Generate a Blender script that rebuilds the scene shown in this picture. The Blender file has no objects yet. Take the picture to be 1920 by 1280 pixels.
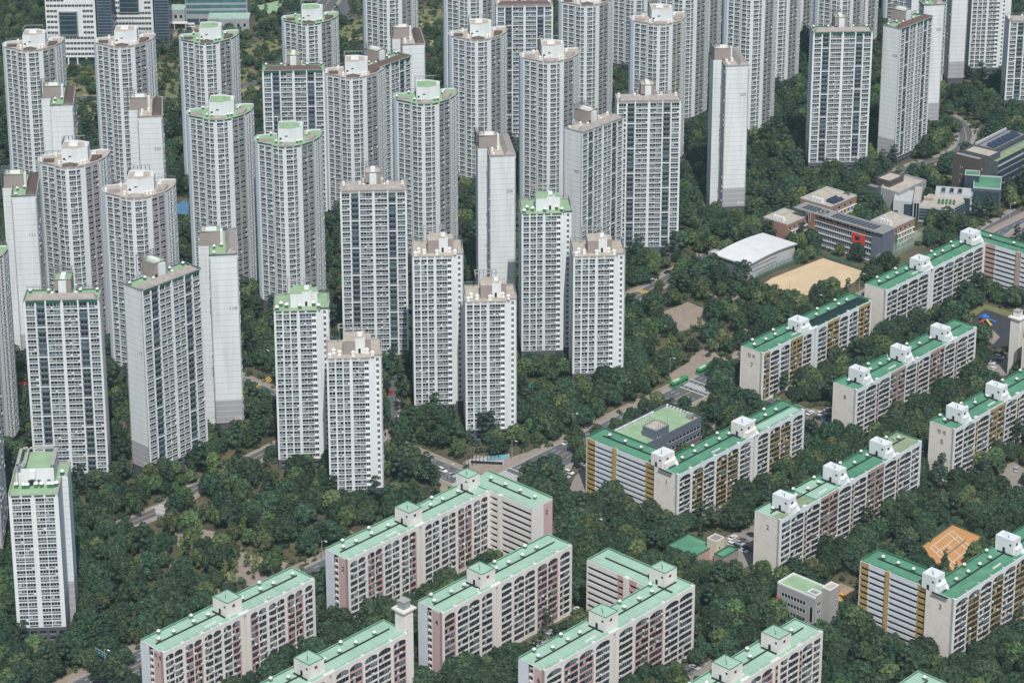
import bpy, math, random
import numpy as np
from mathutils import Vector, Matrix
from mathutils.bvhtree import BVHTree
R = math.radians
S = bpy.context.scene
C = S.collection

# ------------------------------------------------------------------ camera, sky, sun, exposure
CAM_H, PITCH, FPX, PPV = 500.0, R(18.5), 4800.0, 200.0
cd = bpy.data.cameras.new('camera'); cam = bpy.data.objects.new('camera', cd); C.objects.link(cam)
cam.location = (0, 0, CAM_H); cam.rotation_euler = (R(90) - PITCH, 0, 0)
cd.sensor_fit = 'HORIZONTAL'; cd.sensor_width = 36; cd.lens = 36 * FPX / 1920
cd.shift_y = -(640 - PPV) / 1920
cd.clip_start = 5; cd.clip_end = 20000
S.camera = cam
SUN_EL, SUN_AZ = R(52), R(278)              # direction towards the sun, angle from +X
w = bpy.data.worlds.new('World'); S.world = w; w.use_nodes = True
nt = w.node_tree; nt.nodes.clear()
sky = nt.nodes.new('ShaderNodeTexSky'); sky.sky_type = 'NISHITA'; sky.sun_disc = False
sky.sun_elevation = SUN_EL; sky.sun_rotation = R(90) - SUN_AZ
sky.air_density = 1.2; sky.dust_density = 1.6; sky.ozone_density = 1.6
bg = nt.nodes.new('ShaderNodeBackground'); bg.inputs[1].default_value = 0.10
wo = nt.nodes.new('ShaderNodeOutputWorld')
nt.links.new(sky.outputs[0], bg.inputs[0]); nt.links.new(bg.outputs[0], wo.inputs[0])
ld = bpy.data.lights.new('sun', 'SUN'); ld.energy = 3.8; ld.angle = R(0.53); ld.color = (1.0, 0.985, 0.945)
sun = bpy.data.objects.new('sun', ld); C.objects.link(sun)
sd = Vector((math.cos(SUN_EL) * math.cos(SUN_AZ), math.cos(SUN_EL) * math.sin(SUN_AZ), math.sin(SUN_EL)))
sun.rotation_euler = sd.to_track_quat('Z', 'Y').to_euler(); sun.location = (0, 0, 900)
vs = S.view_settings; vs.view_transform = 'Standard'; vs.look = 'None'; vs.exposure = 0.05; vs.gamma = 1
S.cycles.max_bounces = 5; S.cycles.diffuse_bounces = 2; S.cycles.glossy_bounces = 2
S.cycles.transmission_bounces = 2; S.cycles.transparent_max_bounces = 4; S.cycles.volume_bounces = 0
hb = bpy.data.meshes.new('haze'); X0, X1, Y0, Y1, Z0, Z1 = -950, 950, -60, 2460, -1.2, 506
hb.from_pydata([(X0, Y0, Z0), (X1, Y0, Z0), (X1, Y1, Z0), (X0, Y1, Z0), (X0, Y0, Z1), (X1, Y0, Z1), (X1, Y1, Z1), (X0, Y1, Z1)], [], [(3, 2, 1, 0), (4, 5, 6, 7), (0, 1, 5, 4), (1, 2, 6, 5), (2, 3, 7, 6), (3, 0, 4, 7)])
hz = bpy.data.objects.new('haze', hb); C.objects.link(hz); hz['kind'] = 'stuff'; hz['label'] = 'thin pale summer haze over the whole city'; hz['category'] = 'haze'
hm = bpy.data.materials.new('haze'); hm.use_nodes = True; hm.node_tree.nodes.remove(hm.node_tree.nodes['Principled BSDF'])
pv = hm.node_tree.nodes.new('ShaderNodeVolumePrincipled'); pv.inputs['Color'].default_value = (.62, .90, .98, 1); pv.inputs['Density'].default_value = 0.00004; pv.inputs['Anisotropy'].default_value = 0.0
hm.node_tree.links.new(pv.outputs[0], hm.node_tree.nodes['Material Output'].inputs['Volume']); hb.materials.append(hm)

# ------------------------------------------------------------------ pixel (of the 1920 wide photo) -> world
SP, CP = math.sin(PITCH), math.cos(PITCH)
def at(u, v, z=0.0):
    x = (u - 960) / FPX; y = -(v - PPV) / FPX
    r = (x, CP + y * SP, -SP + y * CP); t = (z - CAM_H) / r[2]
    return Vector((t * r[0], t * r[1], z))
def proj(x, y, z):
    dz = z - CAM_H; zc = y * CP - dz * SP; yy = y * SP + dz * CP
    return 960 + FPX * x / zc, PPV - FPX * yy / zc, zc
def g2(u, v, z=0.0):
    p = at(u, v, z); return (p.x, p.y)

# ------------------------------------------------------------------ materials
MATS = {}
def mat(name, col, rough=0.8, var=0.12, scale=0.15, streak=False, seam=None, spec=0.3, metal=0.0, objvar=0.0, seamcol=0.55, c2=None, stain=None):
    m = bpy.data.materials.new(name); m.use_nodes = True; n = m.node_tree.nodes; l = m.node_tree.links
    b = n['Principled BSDF']; b.inputs['Roughness'].default_value = rough; b.inputs['Metallic'].default_value = metal
    b.inputs['Specular IOR Level'].default_value = spec
    geo = n.new('ShaderNodeNewGeometry')
    mp = n.new('ShaderNodeMapping'); mp.inputs['Scale'].default_value = (scale, scale, scale * (0.12 if streak else 1))
    l.new(geo.outputs['Position'], mp.inputs[0])
    nz = n.new('ShaderNodeTexNoise'); nz.inputs['Scale'].default_value = 1; nz.inputs['Detail'].default_value = 5
    nz.inputs['Roughness'].default_value = 0.65
    l.new(mp.outputs[0], nz.inputs[0])
    rp = n.new('ShaderNodeValToRGB'); e = rp.color_ramp.elements
    e[0].position, e[1].position = 0.3, 0.7
    k = 1 - var
    a = tuple(c * k for c in col); z = tuple(min(1, c * (1 + var)) for c in (c2 or col))
    if c2: a = col; z = c2
    e[0].color = (*a, 1); e[1].color = (*z, 1)
    l.new(nz.outputs['Fac'], rp.inputs[0]); out = rp.outputs[0]
    if stain:
        n2 = n.new('ShaderNodeTexNoise'); n2.inputs['Scale'].default_value = stain[0]; n2.inputs['Detail'].default_value = 6; n2.inputs['Roughness'].default_value = .7
        if streak:
            m2 = n.new('ShaderNodeMapping'); m2.inputs['Scale'].default_value = (1, 1, .07); l.new(geo.outputs['Position'], m2.inputs[0]); l.new(m2.outputs[0], n2.inputs[0])
        else: l.new(geo.outputs['Position'], n2.inputs[0])
        r2 = n.new('ShaderNodeValToRGB'); r2.color_ramp.elements[0].position = .52; r2.color_ramp.elements[1].position = .72; r2.color_ramp.elements[0].color = (0, 0, 0, 1); r2.color_ramp.elements[1].color = (stain[1],) * 3 + (1,)
        l.new(n2.outputs['Fac'], r2.inputs[0]); m3 = n.new('ShaderNodeMixRGB'); l.new(r2.outputs[0], m3.inputs[0]); l.new(out, m3.inputs[1]); m3.inputs[2].default_value = (*stain[2], 1); out = m3.outputs[0]
    if seam:                                     # horizontal panel joints, one a storey
        tc = n.new('ShaderNodeTexCoord'); sx = n.new('ShaderNodeSeparateXYZ'); l.new(tc.outputs['Object'], sx.inputs[0])
        ad = n.new('ShaderNodeMath'); ad.operation = 'ADD'; ad.inputs[1].default_value = seam[1]; l.new(sx.outputs[2], ad.inputs[0])
        dv = n.new('ShaderNodeMath'); dv.operation = 'DIVIDE'; dv.inputs[1].default_value = seam[0]; l.new(ad.outputs[0], dv.inputs[0])
        fr = n.new('ShaderNodeMath'); fr.operation = 'FRACT'; l.new(dv.outputs[0], fr.inputs[0])
        lt = n.new('ShaderNodeMath'); lt.operation = 'LESS_THAN'; lt.inputs[1].default_value = seam[2]; l.new(fr.outputs[0], lt.inputs[0])
        mx = n.new('ShaderNodeMixRGB'); mx.blend_type = 'MULTIPLY'; l.new(lt.outputs[0], mx.inputs[0]); l.new(out, mx.inputs[1])
        mx.inputs[2].default_value = (seamcol, seamcol, seamcol, 1); out = mx.outputs[0]
    if objvar:
        oi = n.new('ShaderNodeObjectInfo'); hs = n.new('ShaderNodeHueSaturation')
        mr = n.new('ShaderNodeMapRange'); mr.inputs[3].default_value = 1 - objvar; mr.inputs[4].default_value = 1 + objvar
        l.new(oi.outputs['Random'], mr.inputs[0]); l.new(mr.outputs[0], hs.inputs['Value']); l.new(out, hs.inputs['Color']); out = hs.outputs[0]
    l.new(out, b.inputs['Base Color'])
    MATS[name] = m; return m
HF = 2.72
white = mat('white_paint', (0.67, 0.695, 0.695), 0.7, 0.07, 0.25, True, stain=(.55, .35, (.5, .49, .46)))
panel = mat('white_panel', (0.67, 0.695, 0.695), 0.7, 0.06, 0.3, True, (HF, 0.0, 0.075), seamcol=0.68, stain=(.3, .5, (.45, .45, .43)))
panelg = mat('grey_panel', (0.36, 0.355, 0.37), 0.7, 0.06, 0.3, True, (HF, 0.0, 0.07), seamcol=1.7)
blue = mat('shade_blue_panel', (0.55, 0.62, 0.69), 0.7, 0.05, 0.3, True, (HF, 0.0, 0.06), seamcol=0.85)  # shaded copy of the white panel, bluish shade painted into its colour
brown = mat('taupe_paint', (0.33, 0.315, 0.31), 0.8, 0.08, 0.3, True)
mauve = mat('mauve_paint', (0.42, 0.36, 0.375), 0.8, 0.08, 0.3, True)
olive = mat('olive_paint', (0.40, 0.395, 0.33), 0.8, 0.08, 0.3, True)
stone = mat('dark_stone', (0.095, 0.10, 0.11), 0.7, 0.15, 0.5)
greyw = mat('grey_and_recess_shade', (0.27, 0.28, 0.29), 0.8, 0.1, 0.5)
gl0 = mat('window_glass_dark', (0.018, 0.024, 0.032), 0.12, 0.3, 0.4, spec=0.5)
gl1 = mat('window_glass_blue', (0.035, 0.058, 0.08), 0.15, 0.3, 0.4, spec=0.5)
gl2 = mat('window_glass_green', (0.07, 0.115, 0.125), 0.15, 0.3, 0.4, spec=0.5)
gl3 = mat('window_curtain', (0.36, 0.37, 0.37), 0.5, 0.2, 0.6, spec=0.4)
rail = mat('balcony_rail_glass', (0.095, 0.130, 0.165), 0.4, 0.2, 0.5)
rail2 = mat('balcony_rail_grey', (0.15, 0.185, 0.215), 0.5, 0.2, 0.5)
frame = mat('white_frame', (0.70, 0.71, 0.71), 0.5, 0.05, 0.5)
roofbeige = mat('beige_roof', (0.46, 0.405, 0.335), 0.9, 0.2, 0.35, stain=(.6, .7, (.25, .22, .19)))
roofgreen = mat('green_roof', (0.28, 0.415, 0.245), 0.85, 0.16, 0.2, stain=(.5, .7, (.36, .37, .27)))
roofdkgreen = mat('dark_green_roof', (0.035, 0.12, 0.07), 0.85, 0.15, 0.4)
tile = mat('brown_roof_tile', (0.125, 0.085, 0.075), 0.85, 0.15, 0.6)
tileg = mat('faded_roof_tile', (0.33, 0.29, 0.265), 0.9, 0.2, 0.5)
parap = mat('parapet_grey', (0.36, 0.345, 0.33), 0.85, 0.15, 0.4)
railm = mat('roof_railing', (0.16, 0.17, 0.18), 0.6, 0.1, 0.5)
taupe = mat('taupe_core', (0.30, 0.255, 0.235), 0.8, 0.1, 0.5)
ventw = mat('vent_white', (0.75, 0.74, 0.72), 0.5, 0.05, 0.5)
ventg = mat('vent_green', (0.05, 0.15, 0.08), 0.8, 0.1, 0.5)
dark = mat('dark_opening', (0.02, 0.022, 0.025), 0.6, 0.2, 0.5)
txt = mat('number_paint_grey', (0.27, 0.28, 0.285), 0.8, 0.1, 1)
txtw = mat('number_paint_white', (0.62, 0.62, 0.62), 0.8, 0.05, 1)
txtd = mat('number_paint_dark', (0.035, 0.035, 0.04), 0.8, 0.1, 1)
txtb = mat('number_paint_olive', (0.16, 0.14, 0.08), 0.8, 0.1, 1)
# slab blocks
cream = mat('cream_wall', (0.66, 0.615, 0.57), 0.85, 0.08, 0.2, True, stain=(.5, .5, (.42, .38, .34)))
creamw = mat('warm_white_wall', (0.70, 0.665, 0.63), 0.85, 0.07, 0.25, True, stain=(.5, .5, (.45, .41, .37)))
pinkw = mat('pink_wall', (0.53, 0.36, 0.345), 0.85, 0.07, 0.3, True, (0.9, 0, 0.1), seamcol=0.93)
pink = mat('pink_band', (0.52, 0.325, 0.30), 0.85, 0.08, 0.4)
beigeb = mat('beige_block_wall', (0.74, 0.68, 0.60), 0.9, 0.06, 0.5, False, (0.8, 0, 0.14), seamcol=0.84, stain=(.35, .5, (.44, .4, .35)))
creamy = mat('cream_yellow_wall', (0.60, 0.52, 0.40), 0.85, 0.06, 0.3, True)
mustard = mat('mustard_band', (0.40, 0.27, 0.095), 0.85, 0.1, 0.4)
bluewh = mat('bluish_white_band', (0.62, 0.645, 0.675), 0.8, 0.08, 0.4)
rbrown = mat('rose_brown_band', (0.43, 0.295, 0.24), 0.85, 0.1, 0.4)
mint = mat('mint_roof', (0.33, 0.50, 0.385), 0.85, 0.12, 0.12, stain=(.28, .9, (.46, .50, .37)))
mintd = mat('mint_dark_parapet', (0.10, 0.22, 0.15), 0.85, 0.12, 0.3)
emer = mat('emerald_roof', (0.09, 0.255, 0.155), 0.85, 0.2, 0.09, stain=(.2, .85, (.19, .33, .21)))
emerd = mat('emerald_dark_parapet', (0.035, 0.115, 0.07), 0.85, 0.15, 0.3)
mossroof = mat('mossy_roof', (0.17, 0.25, 0.13), 0.95, 0.3, 0.3, c2=(0.33, 0.37, 0.25))
wetroof = mat('fresh_dark_roof', (0.012, 0.035, 0.032), 0.7, 0.3, 0.2)
pipe = mat('black_pipe', (0.02, 0.022, 0.025), 0.6, 0.2, 1)
ac = mat('aircon_white', (0.68, 0.67, 0.64), 0.6, 0.05, 1, objvar=0.15)
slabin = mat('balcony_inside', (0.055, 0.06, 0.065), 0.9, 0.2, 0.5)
# ground
soil = mat('soil_and_grass', (0.055, 0.06, 0.034), 1, 0.3, 0.05, c2=(0.15, 0.12, 0.075))
asphalt = mat('asphalt', (0.115, 0.118, 0.122), 0.9, 0.14, 0.15, stain=(.2, .5, (.075, .077, .08)))
paving = mat('pink_paving', (0.30, 0.245, 0.20), 0.9, 0.15, 0.25, stain=(.3, .6, (.22, .19, .15)))
sandg = mat('sand_ground', (0.60, 0.46, 0.29), 1, 0.10, 0.09, stain=(.12, .6, (.5, .34, .18)))
dirt = mat('bare_dirt', (0.36, 0.265, 0.17), 1, 0.2, 0.15, stain=(.4, .7, (.2, .17, .09)))
meadow = mat('meadow_grass', (0.10, 0.14, 0.055), 1, 0.3, 0.06, c2=(0.26, 0.21, 0.10))
clay = mat('clay_court', (0.55, 0.285, 0.11), 1, 0.08, 0.3)
parkc = mat('parking_concrete', (0.27, 0.24, 0.205), 0.9, 0.15, 0.15)
rubber = mat('dark_rubber', (0.05, 0.052, 0.06), 0.9, 0.2, 0.4)
linew = mat('road_paint_white', (0.68, 0.68, 0.66), 0.8, 0.15, 1)
liney = mat('road_paint_yellow', (0.66, 0.42, 0.10), 0.8, 0.15, 1)
liner = mat('road_paint_orange', (0.62, 0.36, 0.16), 0.8, 0.15, 1)
kerb = mat('kerb_stone', (0.42, 0.39, 0.36), 0.9, 0.1, 1)
greencrt = mat('green_court', (0.03, 0.16, 0.085), 0.9, 0.15, 0.3)
bluecrt = mat('blue_court', (0.09, 0.20, 0.33), 0.9, 0.15, 0.3)

# ------------------------------------------------------------------ object helpers
def tag(o, label, cat, group=None, kind=None):
    if label: o['label'] = label
    if cat: o['category'] = cat
    if group: o['group'] = group
    if kind: o['kind'] = kind
    return o
def thing(name, label, cat, loc=(0, 0, 0), rot=0.0, group=None):
    o = bpy.data.objects.new(name, None); C.objects.link(o); o.location = loc; o.rotation_euler = (0, 0, rot)
    o.empty_display_size = 1
    return tag(o, label, cat, group)
def link(name, me, parent=None, loc=None, rz=None):
    o = bpy.data.objects.new(name, me); C.objects.link(o)
    if parent: o.parent = parent
    if loc is not None: o.location = loc
    if rz is not None: o.rotation_euler = (0, 0, rz)
    return o
class MB:
    def __init__(s): s.v = []; s.f = []; s.m = []; s.ml = []
    def mi(s, m):
        if m not in s.ml: s.ml.append(m)
        return s.ml.index(m)
    def face(s, pts, m):
        k = len(s.v); s.v += [tuple(p) for p in pts]; s.f.append(tuple(range(k, k + len(pts)))); s.m.append(s.mi(m))
    def hexa(s, p, m, skip='', mt=None):         # p: 4 bottom points ccw then 4 top points
        k = len(s.v); s.v += [tuple(q) for q in p]; i = s.mi(m); it = s.mi(mt) if mt else i
        for nm, f in (('b', (3, 2, 1, 0)), ('t', (4, 5, 6, 7)), ('0', (0, 1, 5, 4)), ('1', (1, 2, 6, 5)), ('2', (2, 3, 7, 6)), ('3', (3, 0, 4, 7))):
            if nm in skip: continue
            s.f.append(tuple(k + q for q in f)); s.m.append(it if nm == 't' else i)
    def box(s, x0, x1, y0, y1, z0, z1, m, skip='', mt=None):
        s.hexa([(x0, y0, z0), (x1, y0, z0), (x1, y1, z0), (x0, y1, z0), (x0, y0, z1), (x1, y0, z1), (x1, y1, z1), (x0, y1, z1)], m, skip, mt)
    def fbox(s, p, t, s0, s1, d0, d1, z0, z1, m, skip='b'):   # facade frame: s along t, d inward
        n = (-t[1], t[0])                        # inward
        q = lambda a, d, z: (p[0] + t[0] * a + n[0] * d, p[1] + t[1] * a + n[1] * d, z)
        s.hexa([q(s0, d0, z0), q(s1, d0, z0), q(s1, d1, z0), q(s0, d1, z0), q(s0, d0, z1), q(s1, d0, z1), q(s1, d1, z1), q(s0, d1, z1)], m, skip)
    def fquad(s, p, t, s0, s1, d, z0, z1, m):
        n = (-t[1], t[0]); q = lambda a, z: (p[0] + t[0] * a + n[0] * d, p[1] + t[1] * a + n[1] * d, z)
        s.face([q(s0, z0), q(s1, z0), q(s1, z1), q(s0, z1)], m)
    def prism(s, poly, z0, z1, m, mt=None, side=True):
        n = len(poly)
        if side:
            for i in range(n):
                a, b = poly[i], poly[(i + 1) % n]
                s.face([(a[0], a[1], z0), (b[0], b[1], z0), (b[0], b[1], z1), (a[0], a[1], z1)], m)
        s.face([(a[0], a[1], z1) for a in poly], mt or m)
    def cyl(s, x, y, z0, z1, r0, r1, m, n=8, cap=True):
        c = [(math.cos(2 * math.pi * i / n), math.sin(2 * math.pi * i / n)) for i in range(n)]
        for i in range(n):
            a, b = c[i], c[(i + 1) % n]
            s.face([(x + a[0] * r0, y + a[1] * r0, z0), (x + b[0] * r0, y + b[1] * r0, z0), (x + b[0] * r1, y + b[1] * r1, z1), (x + a[0] * r1, y + a[1] * r1, z1)], m)
        if cap: s.face([(x + a[0] * r1, y + a[1] * r1, z1) for a in c], m)
    def tube(s, a, b, r, m, n=6):
        a, b = Vector(a), Vector(b); d = (b - a).normalized(); u = d.orthogonal().normalized(); v = d.cross(u)
        c = [u * math.cos(2 * math.pi * i / n) * r + v * math.sin(2 * math.pi * i / n) * r for i in range(n)]
        for i in range(n):
            p, q = c[i], c[(i + 1) % n]; s.face([a + p, a + q, b + q, b + p], m)
        s.face([b + p for p in c], m)
    def add(s, geo, loc, ang):
        ca, sa = math.cos(ang), math.sin(ang); k = len(s.v)
        for (x, y, z) in geo.v: s.v.append((loc[0] + x * ca - y * sa, loc[1] + x * sa + y * ca, loc[2] + z))
        mp = [s.mi(m) for m in geo.ml]
        for f, m in zip(geo.f, geo.m): s.f.append(tuple(k + i for i in f)); s.m.append(mp[m])
    def mesh(s, name):
        me = bpy.data.meshes.new(name); me.from_pydata(s.v, [], s.f)
        for m in s.ml: me.materials.append(m)
        me.polygons.foreach_set('material_index', s.m); me.update(); return me
    def build(s, name, parent=None, loc=None, rz=None):
        return link(name, s.mesh(name), parent, loc, rz)
TXT = {}
def text_mesh(body, size, m):
    key = (body, size, m.name)
    if key in TXT: return TXT[key]
    cu = bpy.data.curves.new('lettering', 'FONT'); cu.body = body; cu.size = size; cu.align_x = 'CENTER'; cu.align_y = 'CENTER'
    cu.extrude = 0.02; cu.offset = 0.02 * size
    o = bpy.data.objects.new('lettering', cu); C.objects.link(o)
    dg = bpy.context.evaluated_depsgraph_get(); dg.update()
    me = bpy.data.meshes.new_from_object(o.evaluated_get(dg)); bpy.data.objects.remove(o)
    me.materials.clear(); me.materials.append(m); TXT[key] = me; return me
for b_, s_, m_ in (('117', 2.3, txt), ('118', 2.3, txt), ('111', 2.3, txt), ('206', 2.3, txt), ('209', 2.3, txt), ('207', 2.3, txt), ('222', 2.3, txt), ('202', 2.3, txt),
                   ('117', 2.3, txtw), ('118', 2.3, txtw), ('209', 2.3, txtw), ('203', 2.3, txt), ('110', 2.3, txt)):
    text_mesh(b_, s_, m_)
for b_ in '1246': text_mesh(b_, 2.8, txtd)
for b_ in '1235678': text_mesh(b_, 3.0, txtb)
text_mesh('미 성', 1.9, txtd); text_mesh('진 주', 2.2, txtb); text_mesh('진 주', 2.2, txtb)
def wall_text(me, parent, x, y, z, side):        # side: 'L' = on the plane x, facing -x; 'F' = facing -y; 'R' facing +x
    o = link('number', me, parent)
    M = {'L': Matrix(((0, 0, -1), (-1, 0, 0), (0, 1, 0))), 'F': Matrix(((1, 0, 0), (0, 0, -1), (0, 1, 0))), 'R': Matrix(((0, 0, 1), (1, 0, 0), (0, 1, 0)))}[side]
    o.matrix_local = Matrix.Translation((x, y, z)) @ M.to_4x4(); return o

FOOT = []                                        # footprints (world polygon, height, label) for trees and sight lines
def foot(root, poly, h, pad=1.5):
    c, s_ = math.cos(root.rotation_euler.z), math.sin(root.rotation_euler.z)
    P = [(root.location.x + x * c - y * s_, root.location.y + x * s_ + y * c) for x, y in poly]
    FOOT.append((P, h, root.get('label', ''), pad))

# ------------------------------------------------------------------ windows and balconies as single parts
GEO = {}; MESH = {}
def win_geo(kind, w, h, r, var):
    g = MB(); gl = (gl0, gl1, gl0, gl2)[var % 4]
    P, T = (0, 0), (1, 0)
    if kind == 'w':
        g.fquad(P, T, 0, w, r - .08, .40 * h, .93 * h, gl)
        if var in (3, 6): g.fquad(P, T, w * .08, w * .40, r - .10, .42 * h, .91 * h, gl3)
        if var == 8: g.fquad(P, T, w * .04, w * .96, r - .10, .60 * h, .91 * h, gl3)
        if var == 7: g.fquad(P, T, w * .5, w * .97, r - .10, .42 * h, .91 * h, gl1); g.fbox(P, T, w * .1, w * .5, -.12, .0, .30 * h, .52 * h, gl3)
        if var == 5: g.fquad(P, T, w * .55, w * .94, r - .10, .42 * h, .91 * h, gl2)
        for k in ((.33, .66) if w > 2.9 else (.5,)): g.fquad(P, T, w * k - .06, w * k + .06, r - .13, .40 * h, .93 * h, frame)
        g.fquad(P, T, 0, w, .03, .10 * h, .37 * h, rail if var % 3 else rail2)
        g.fbox(P, T, 0, w, -.02, .07, .37 * h, .42 * h, frame)
        for k in (.33, .67): g.fquad(P, T, w * k - .05, w * k + .05, .0, .10 * h, .37 * h, rail2)
        if var in (1, 4): g.fbox(P, T, w * .70, w * .97, -.28, .02, .08 * h, .34 * h, ac)
    elif kind == 'd':
        g.fquad(P, T, 0, w, r - .05, 0, h, greyw)  # grey sheet over the white wall paints the shadow of the deep bay
        g.fquad(P, T, w * .10, w * .90, r - .08, .40 * h, .92 * h, gl)
        g.fquad(P, T, w * .5 - .05, w * .5 + .05, r - .10, .36 * h, .96 * h, greyw)
        g.fquad(P, T, 0, w, .18, .04 * h, .30 * h, rail); g.fbox(P, T, 0, w, .13, .22, .30 * h, .345 * h, rail2)
        for k in (.33, .66): g.fquad(P, T, w * k - .05, w * k + .05, .16, .04 * h, .3 * h, rail2)
    elif kind == 's':
        g.fquad(P, T, 0, w, r - .08, .38 * h, .84 * h, gl0 if var % 3 else gl1)
        g.fquad(P, T, w * .5 - .05, w * .5 + .05, r - .10, .38 * h, .84 * h, frame)
        g.fquad(P, T, -.02, w + .02, r - .02, 0, .38 * h, white)
    return g
def bal_geo(kind, w, h, r, var, band):
    g = MB(); P, T = (0, 0), (1, 0)
    gl = (gl0, gl0, gl1, gl0, gl0)[var % 5]
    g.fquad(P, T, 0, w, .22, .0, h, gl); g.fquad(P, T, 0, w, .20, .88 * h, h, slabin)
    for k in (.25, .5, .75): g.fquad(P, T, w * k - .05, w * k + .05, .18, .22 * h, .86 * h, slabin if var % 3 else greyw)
    if var in (1, 4): g.fquad(P, T, w * .3, w * .48, .19, .3 * h, .86 * h, gl3)
    if var in (2, 5, 7):                         # glazed-in balcony on half the bay
        a = .05 if var == 2 else .45
        g.fquad(P, T, w * a, w * (a + .5), .12, .36 * h, .95 * h, gl1 if var != 7 else gl2)
        for k in range(5): g.fquad(P, T, w * (a + .125 * k) - .05, w * (a + .125 * k) + .05, .09, .36 * h, .95 * h, frame)
    bt = {'A': cream, 'P': pink, 'Y': mustard, 'F': creamw, 'B': rbrown, 'M': mustard}[band]
    zz = .30 if kind == 'z' else .0
    g.fbox(P, T, 0, w * .5, 0, .12, 0, .245 * h, bt, ''); g.fbox(P, T, w * .5, w, -zz, .12 - zz, 0, .245 * h, bt, '')
    g.fquad(P, T, 0, w, 0, -.14, 0, bt)
    return g
def win_mesh(key, fn, *a):
    if key not in GEO: GEO[key] = fn(*a)
    return GEO[key]
def win_obj_mesh(key, name):
    if key not in MESH: MESH[key] = GEO[key].mesh(name)
    return MESH[key]
def emit_cells(root, cells, name, limit=100):
    """cells: (x, y, z, angle, key). The cells that show (highest first) become parts of their own, the rest one part."""
    ca, sa = math.cos(root.rotation_euler.z), math.sin(root.rotation_euler.z); lx, ly = root.location.x, root.location.y
    vis, rest = [], []
    for c in cells:
        X = lx + c[0] * ca - c[1] * sa; Y = ly + c[0] * sa + c[1] * ca
        u, v, _ = proj(X, Y, c[2])
        nx, ny = math.sin(c[3] + root.rotation_euler.z), -math.cos(c[3] + root.rotation_euler.z)
        facing = nx * (-X) + ny * (-Y)
        (vis if (-5 < u < 1925 and -5 < v < 1290 and facing > 0) else rest).append(c)
    vis.sort(key=lambda c: -c[2]); rest += vis[limit:]; vis = vis[:limit]
    for c in vis:
        link(name, win_obj_mesh(c[4], name), root, (c[0], c[1], c[2]), c[3])
    if rest:
        mb = MB()
        for c in rest: mb.add(GEO[c[4]], (c[0], c[1], c[2]), c[3])
        o = mb.build(name, root); o['kind'] = 'stuff'
rng = random.Random(7)
def facade(W, cells, p0, p1, bays, n, hf, z0, ztop, r, mw=white, band=.10, skipband=None):
    """recessed wall, pillars between bays, storey bands, and the list of window cells. bays: (start, end, kind) in metres"""
    d = Vector((p1[0] - p0[0], p1[1] - p0[1])); L = d.length; t = tuple(d / L); ang = math.atan2(t[1], t[0])
    W.fquad(p0, t, 0, L, r, z0, ztop, mw)
    e = 0
    for (a, b, k) in bays + [(L, L, None)]:
        if a - e > .01: W.fbox(p0, t, e, a, 0, r, z0, ztop, mw, 'b2')
        e = b
    zt = z0 + n * hf
    for (a, b, k) in bays:
        for i in range(n + 1):
            z = z0 + i * hf
            if k == 'd' and (i + int(a)) % 5 and 0 < i < n: continue
            hi = z + band * hf if i < n else ztop
            if hi <= z: continue
            W.fbox(p0, t, a, b, .01, r, max(z0, z - .10 * hf), hi, mw, '123')
            if i > 0: W.fquad(p0, t, a, b, .012, z - .10 * hf, z, mw)
        for i in range(n):
            if k is None: continue
            var = rng.choice((0, 0, 1, 2, 2, 3, 4, 5, 6, 7, 8))
            kk = k if k in 'wds' else 'w'
            key = (kk, round(b - a, 2), hf, r, var)
            win_mesh(key, win_geo, kk, round(b - a, 2), hf, r, var)
            cells.append((p0[0] + t[0] * a, p0[1] + t[1] * a, z0 + i * hf, ang, key))
def base_floor(W, p0, p1, z1, r):                # dark stone ground storeys with a few openings
    d = Vector((p1[0] - p0[0], p1[1] - p0[1])); L = d.length; t = tuple(d / L)
    W.fbox(p0, t, 0, L, .25, .6, 0, z1, stone, '123b')
    s0 = 1.2
    while s0 + 2.4 < L:
        for zz in (.25, 2.75):
            if zz + 1.9 < z1:
                W.fquad(p0, t, s0, s0 + 2.4, .20, zz + .9, zz + 1.9, gl0); W.fquad(p0, t, s0, s0 + 2.4, .19, zz + .2, zz + .85, rail2)
        s0 += 3.6

VENT = {}
def vent_mesh(g, big):
    k = (g, big)
    if k not in VENT:
        m = MB(); s = 1.25 if big else 1.0
        bm = {'g': ventg, 'w': ventw, 'm': mintd}[g]
        m.box(-.55 * s, .55 * s, -.55 * s, .55 * s, 0, 1.0 * s, bm)
        m.cyl(0, 0, 1.0 * s, 1.25 * s, .42 * s, .42 * s, ventw); m.cyl(0, 0, 1.25 * s, 1.6 * s, .78 * s, .62 * s, ventw, 8); m.cyl(0, 0, 1.6 * s, 1.95 * s, .40 * s, .2 * s, ventw, 8)
        VENT[k] = m.mesh('vent')
    return VENT[k]
def vents(root, pts, g='g', big=False):
    for x, y, z in pts: link('vent', vent_mesh(g, big), root, (x, y, z))
def railing(root, pts, z, h=1.9, m=railm, name='railing', step=2.2):
    k = MB()
    for (a, b) in zip(pts, pts[1:]):
        d = Vector((b[0] - a[0], b[1] - a[1])); L = d.length
        if L < .05: continue
        t = tuple(d / L)
        k.fbox(a, t, 0, L, -.09, .09, z + h - .16, z + h, m, ''); k.fbox(a, t, 0, L, -.05, .05, z + h * .5, z + h * .5 + .1, m, '')
        n = max(1, int(L / step))
        for i in range(n + 1):
            s_ = L * i / n; k.fbox(a, t, s_ - .07, s_ + .07, -.07, .07, z, z + h, m, '')
    return k.build(name, root)
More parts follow.
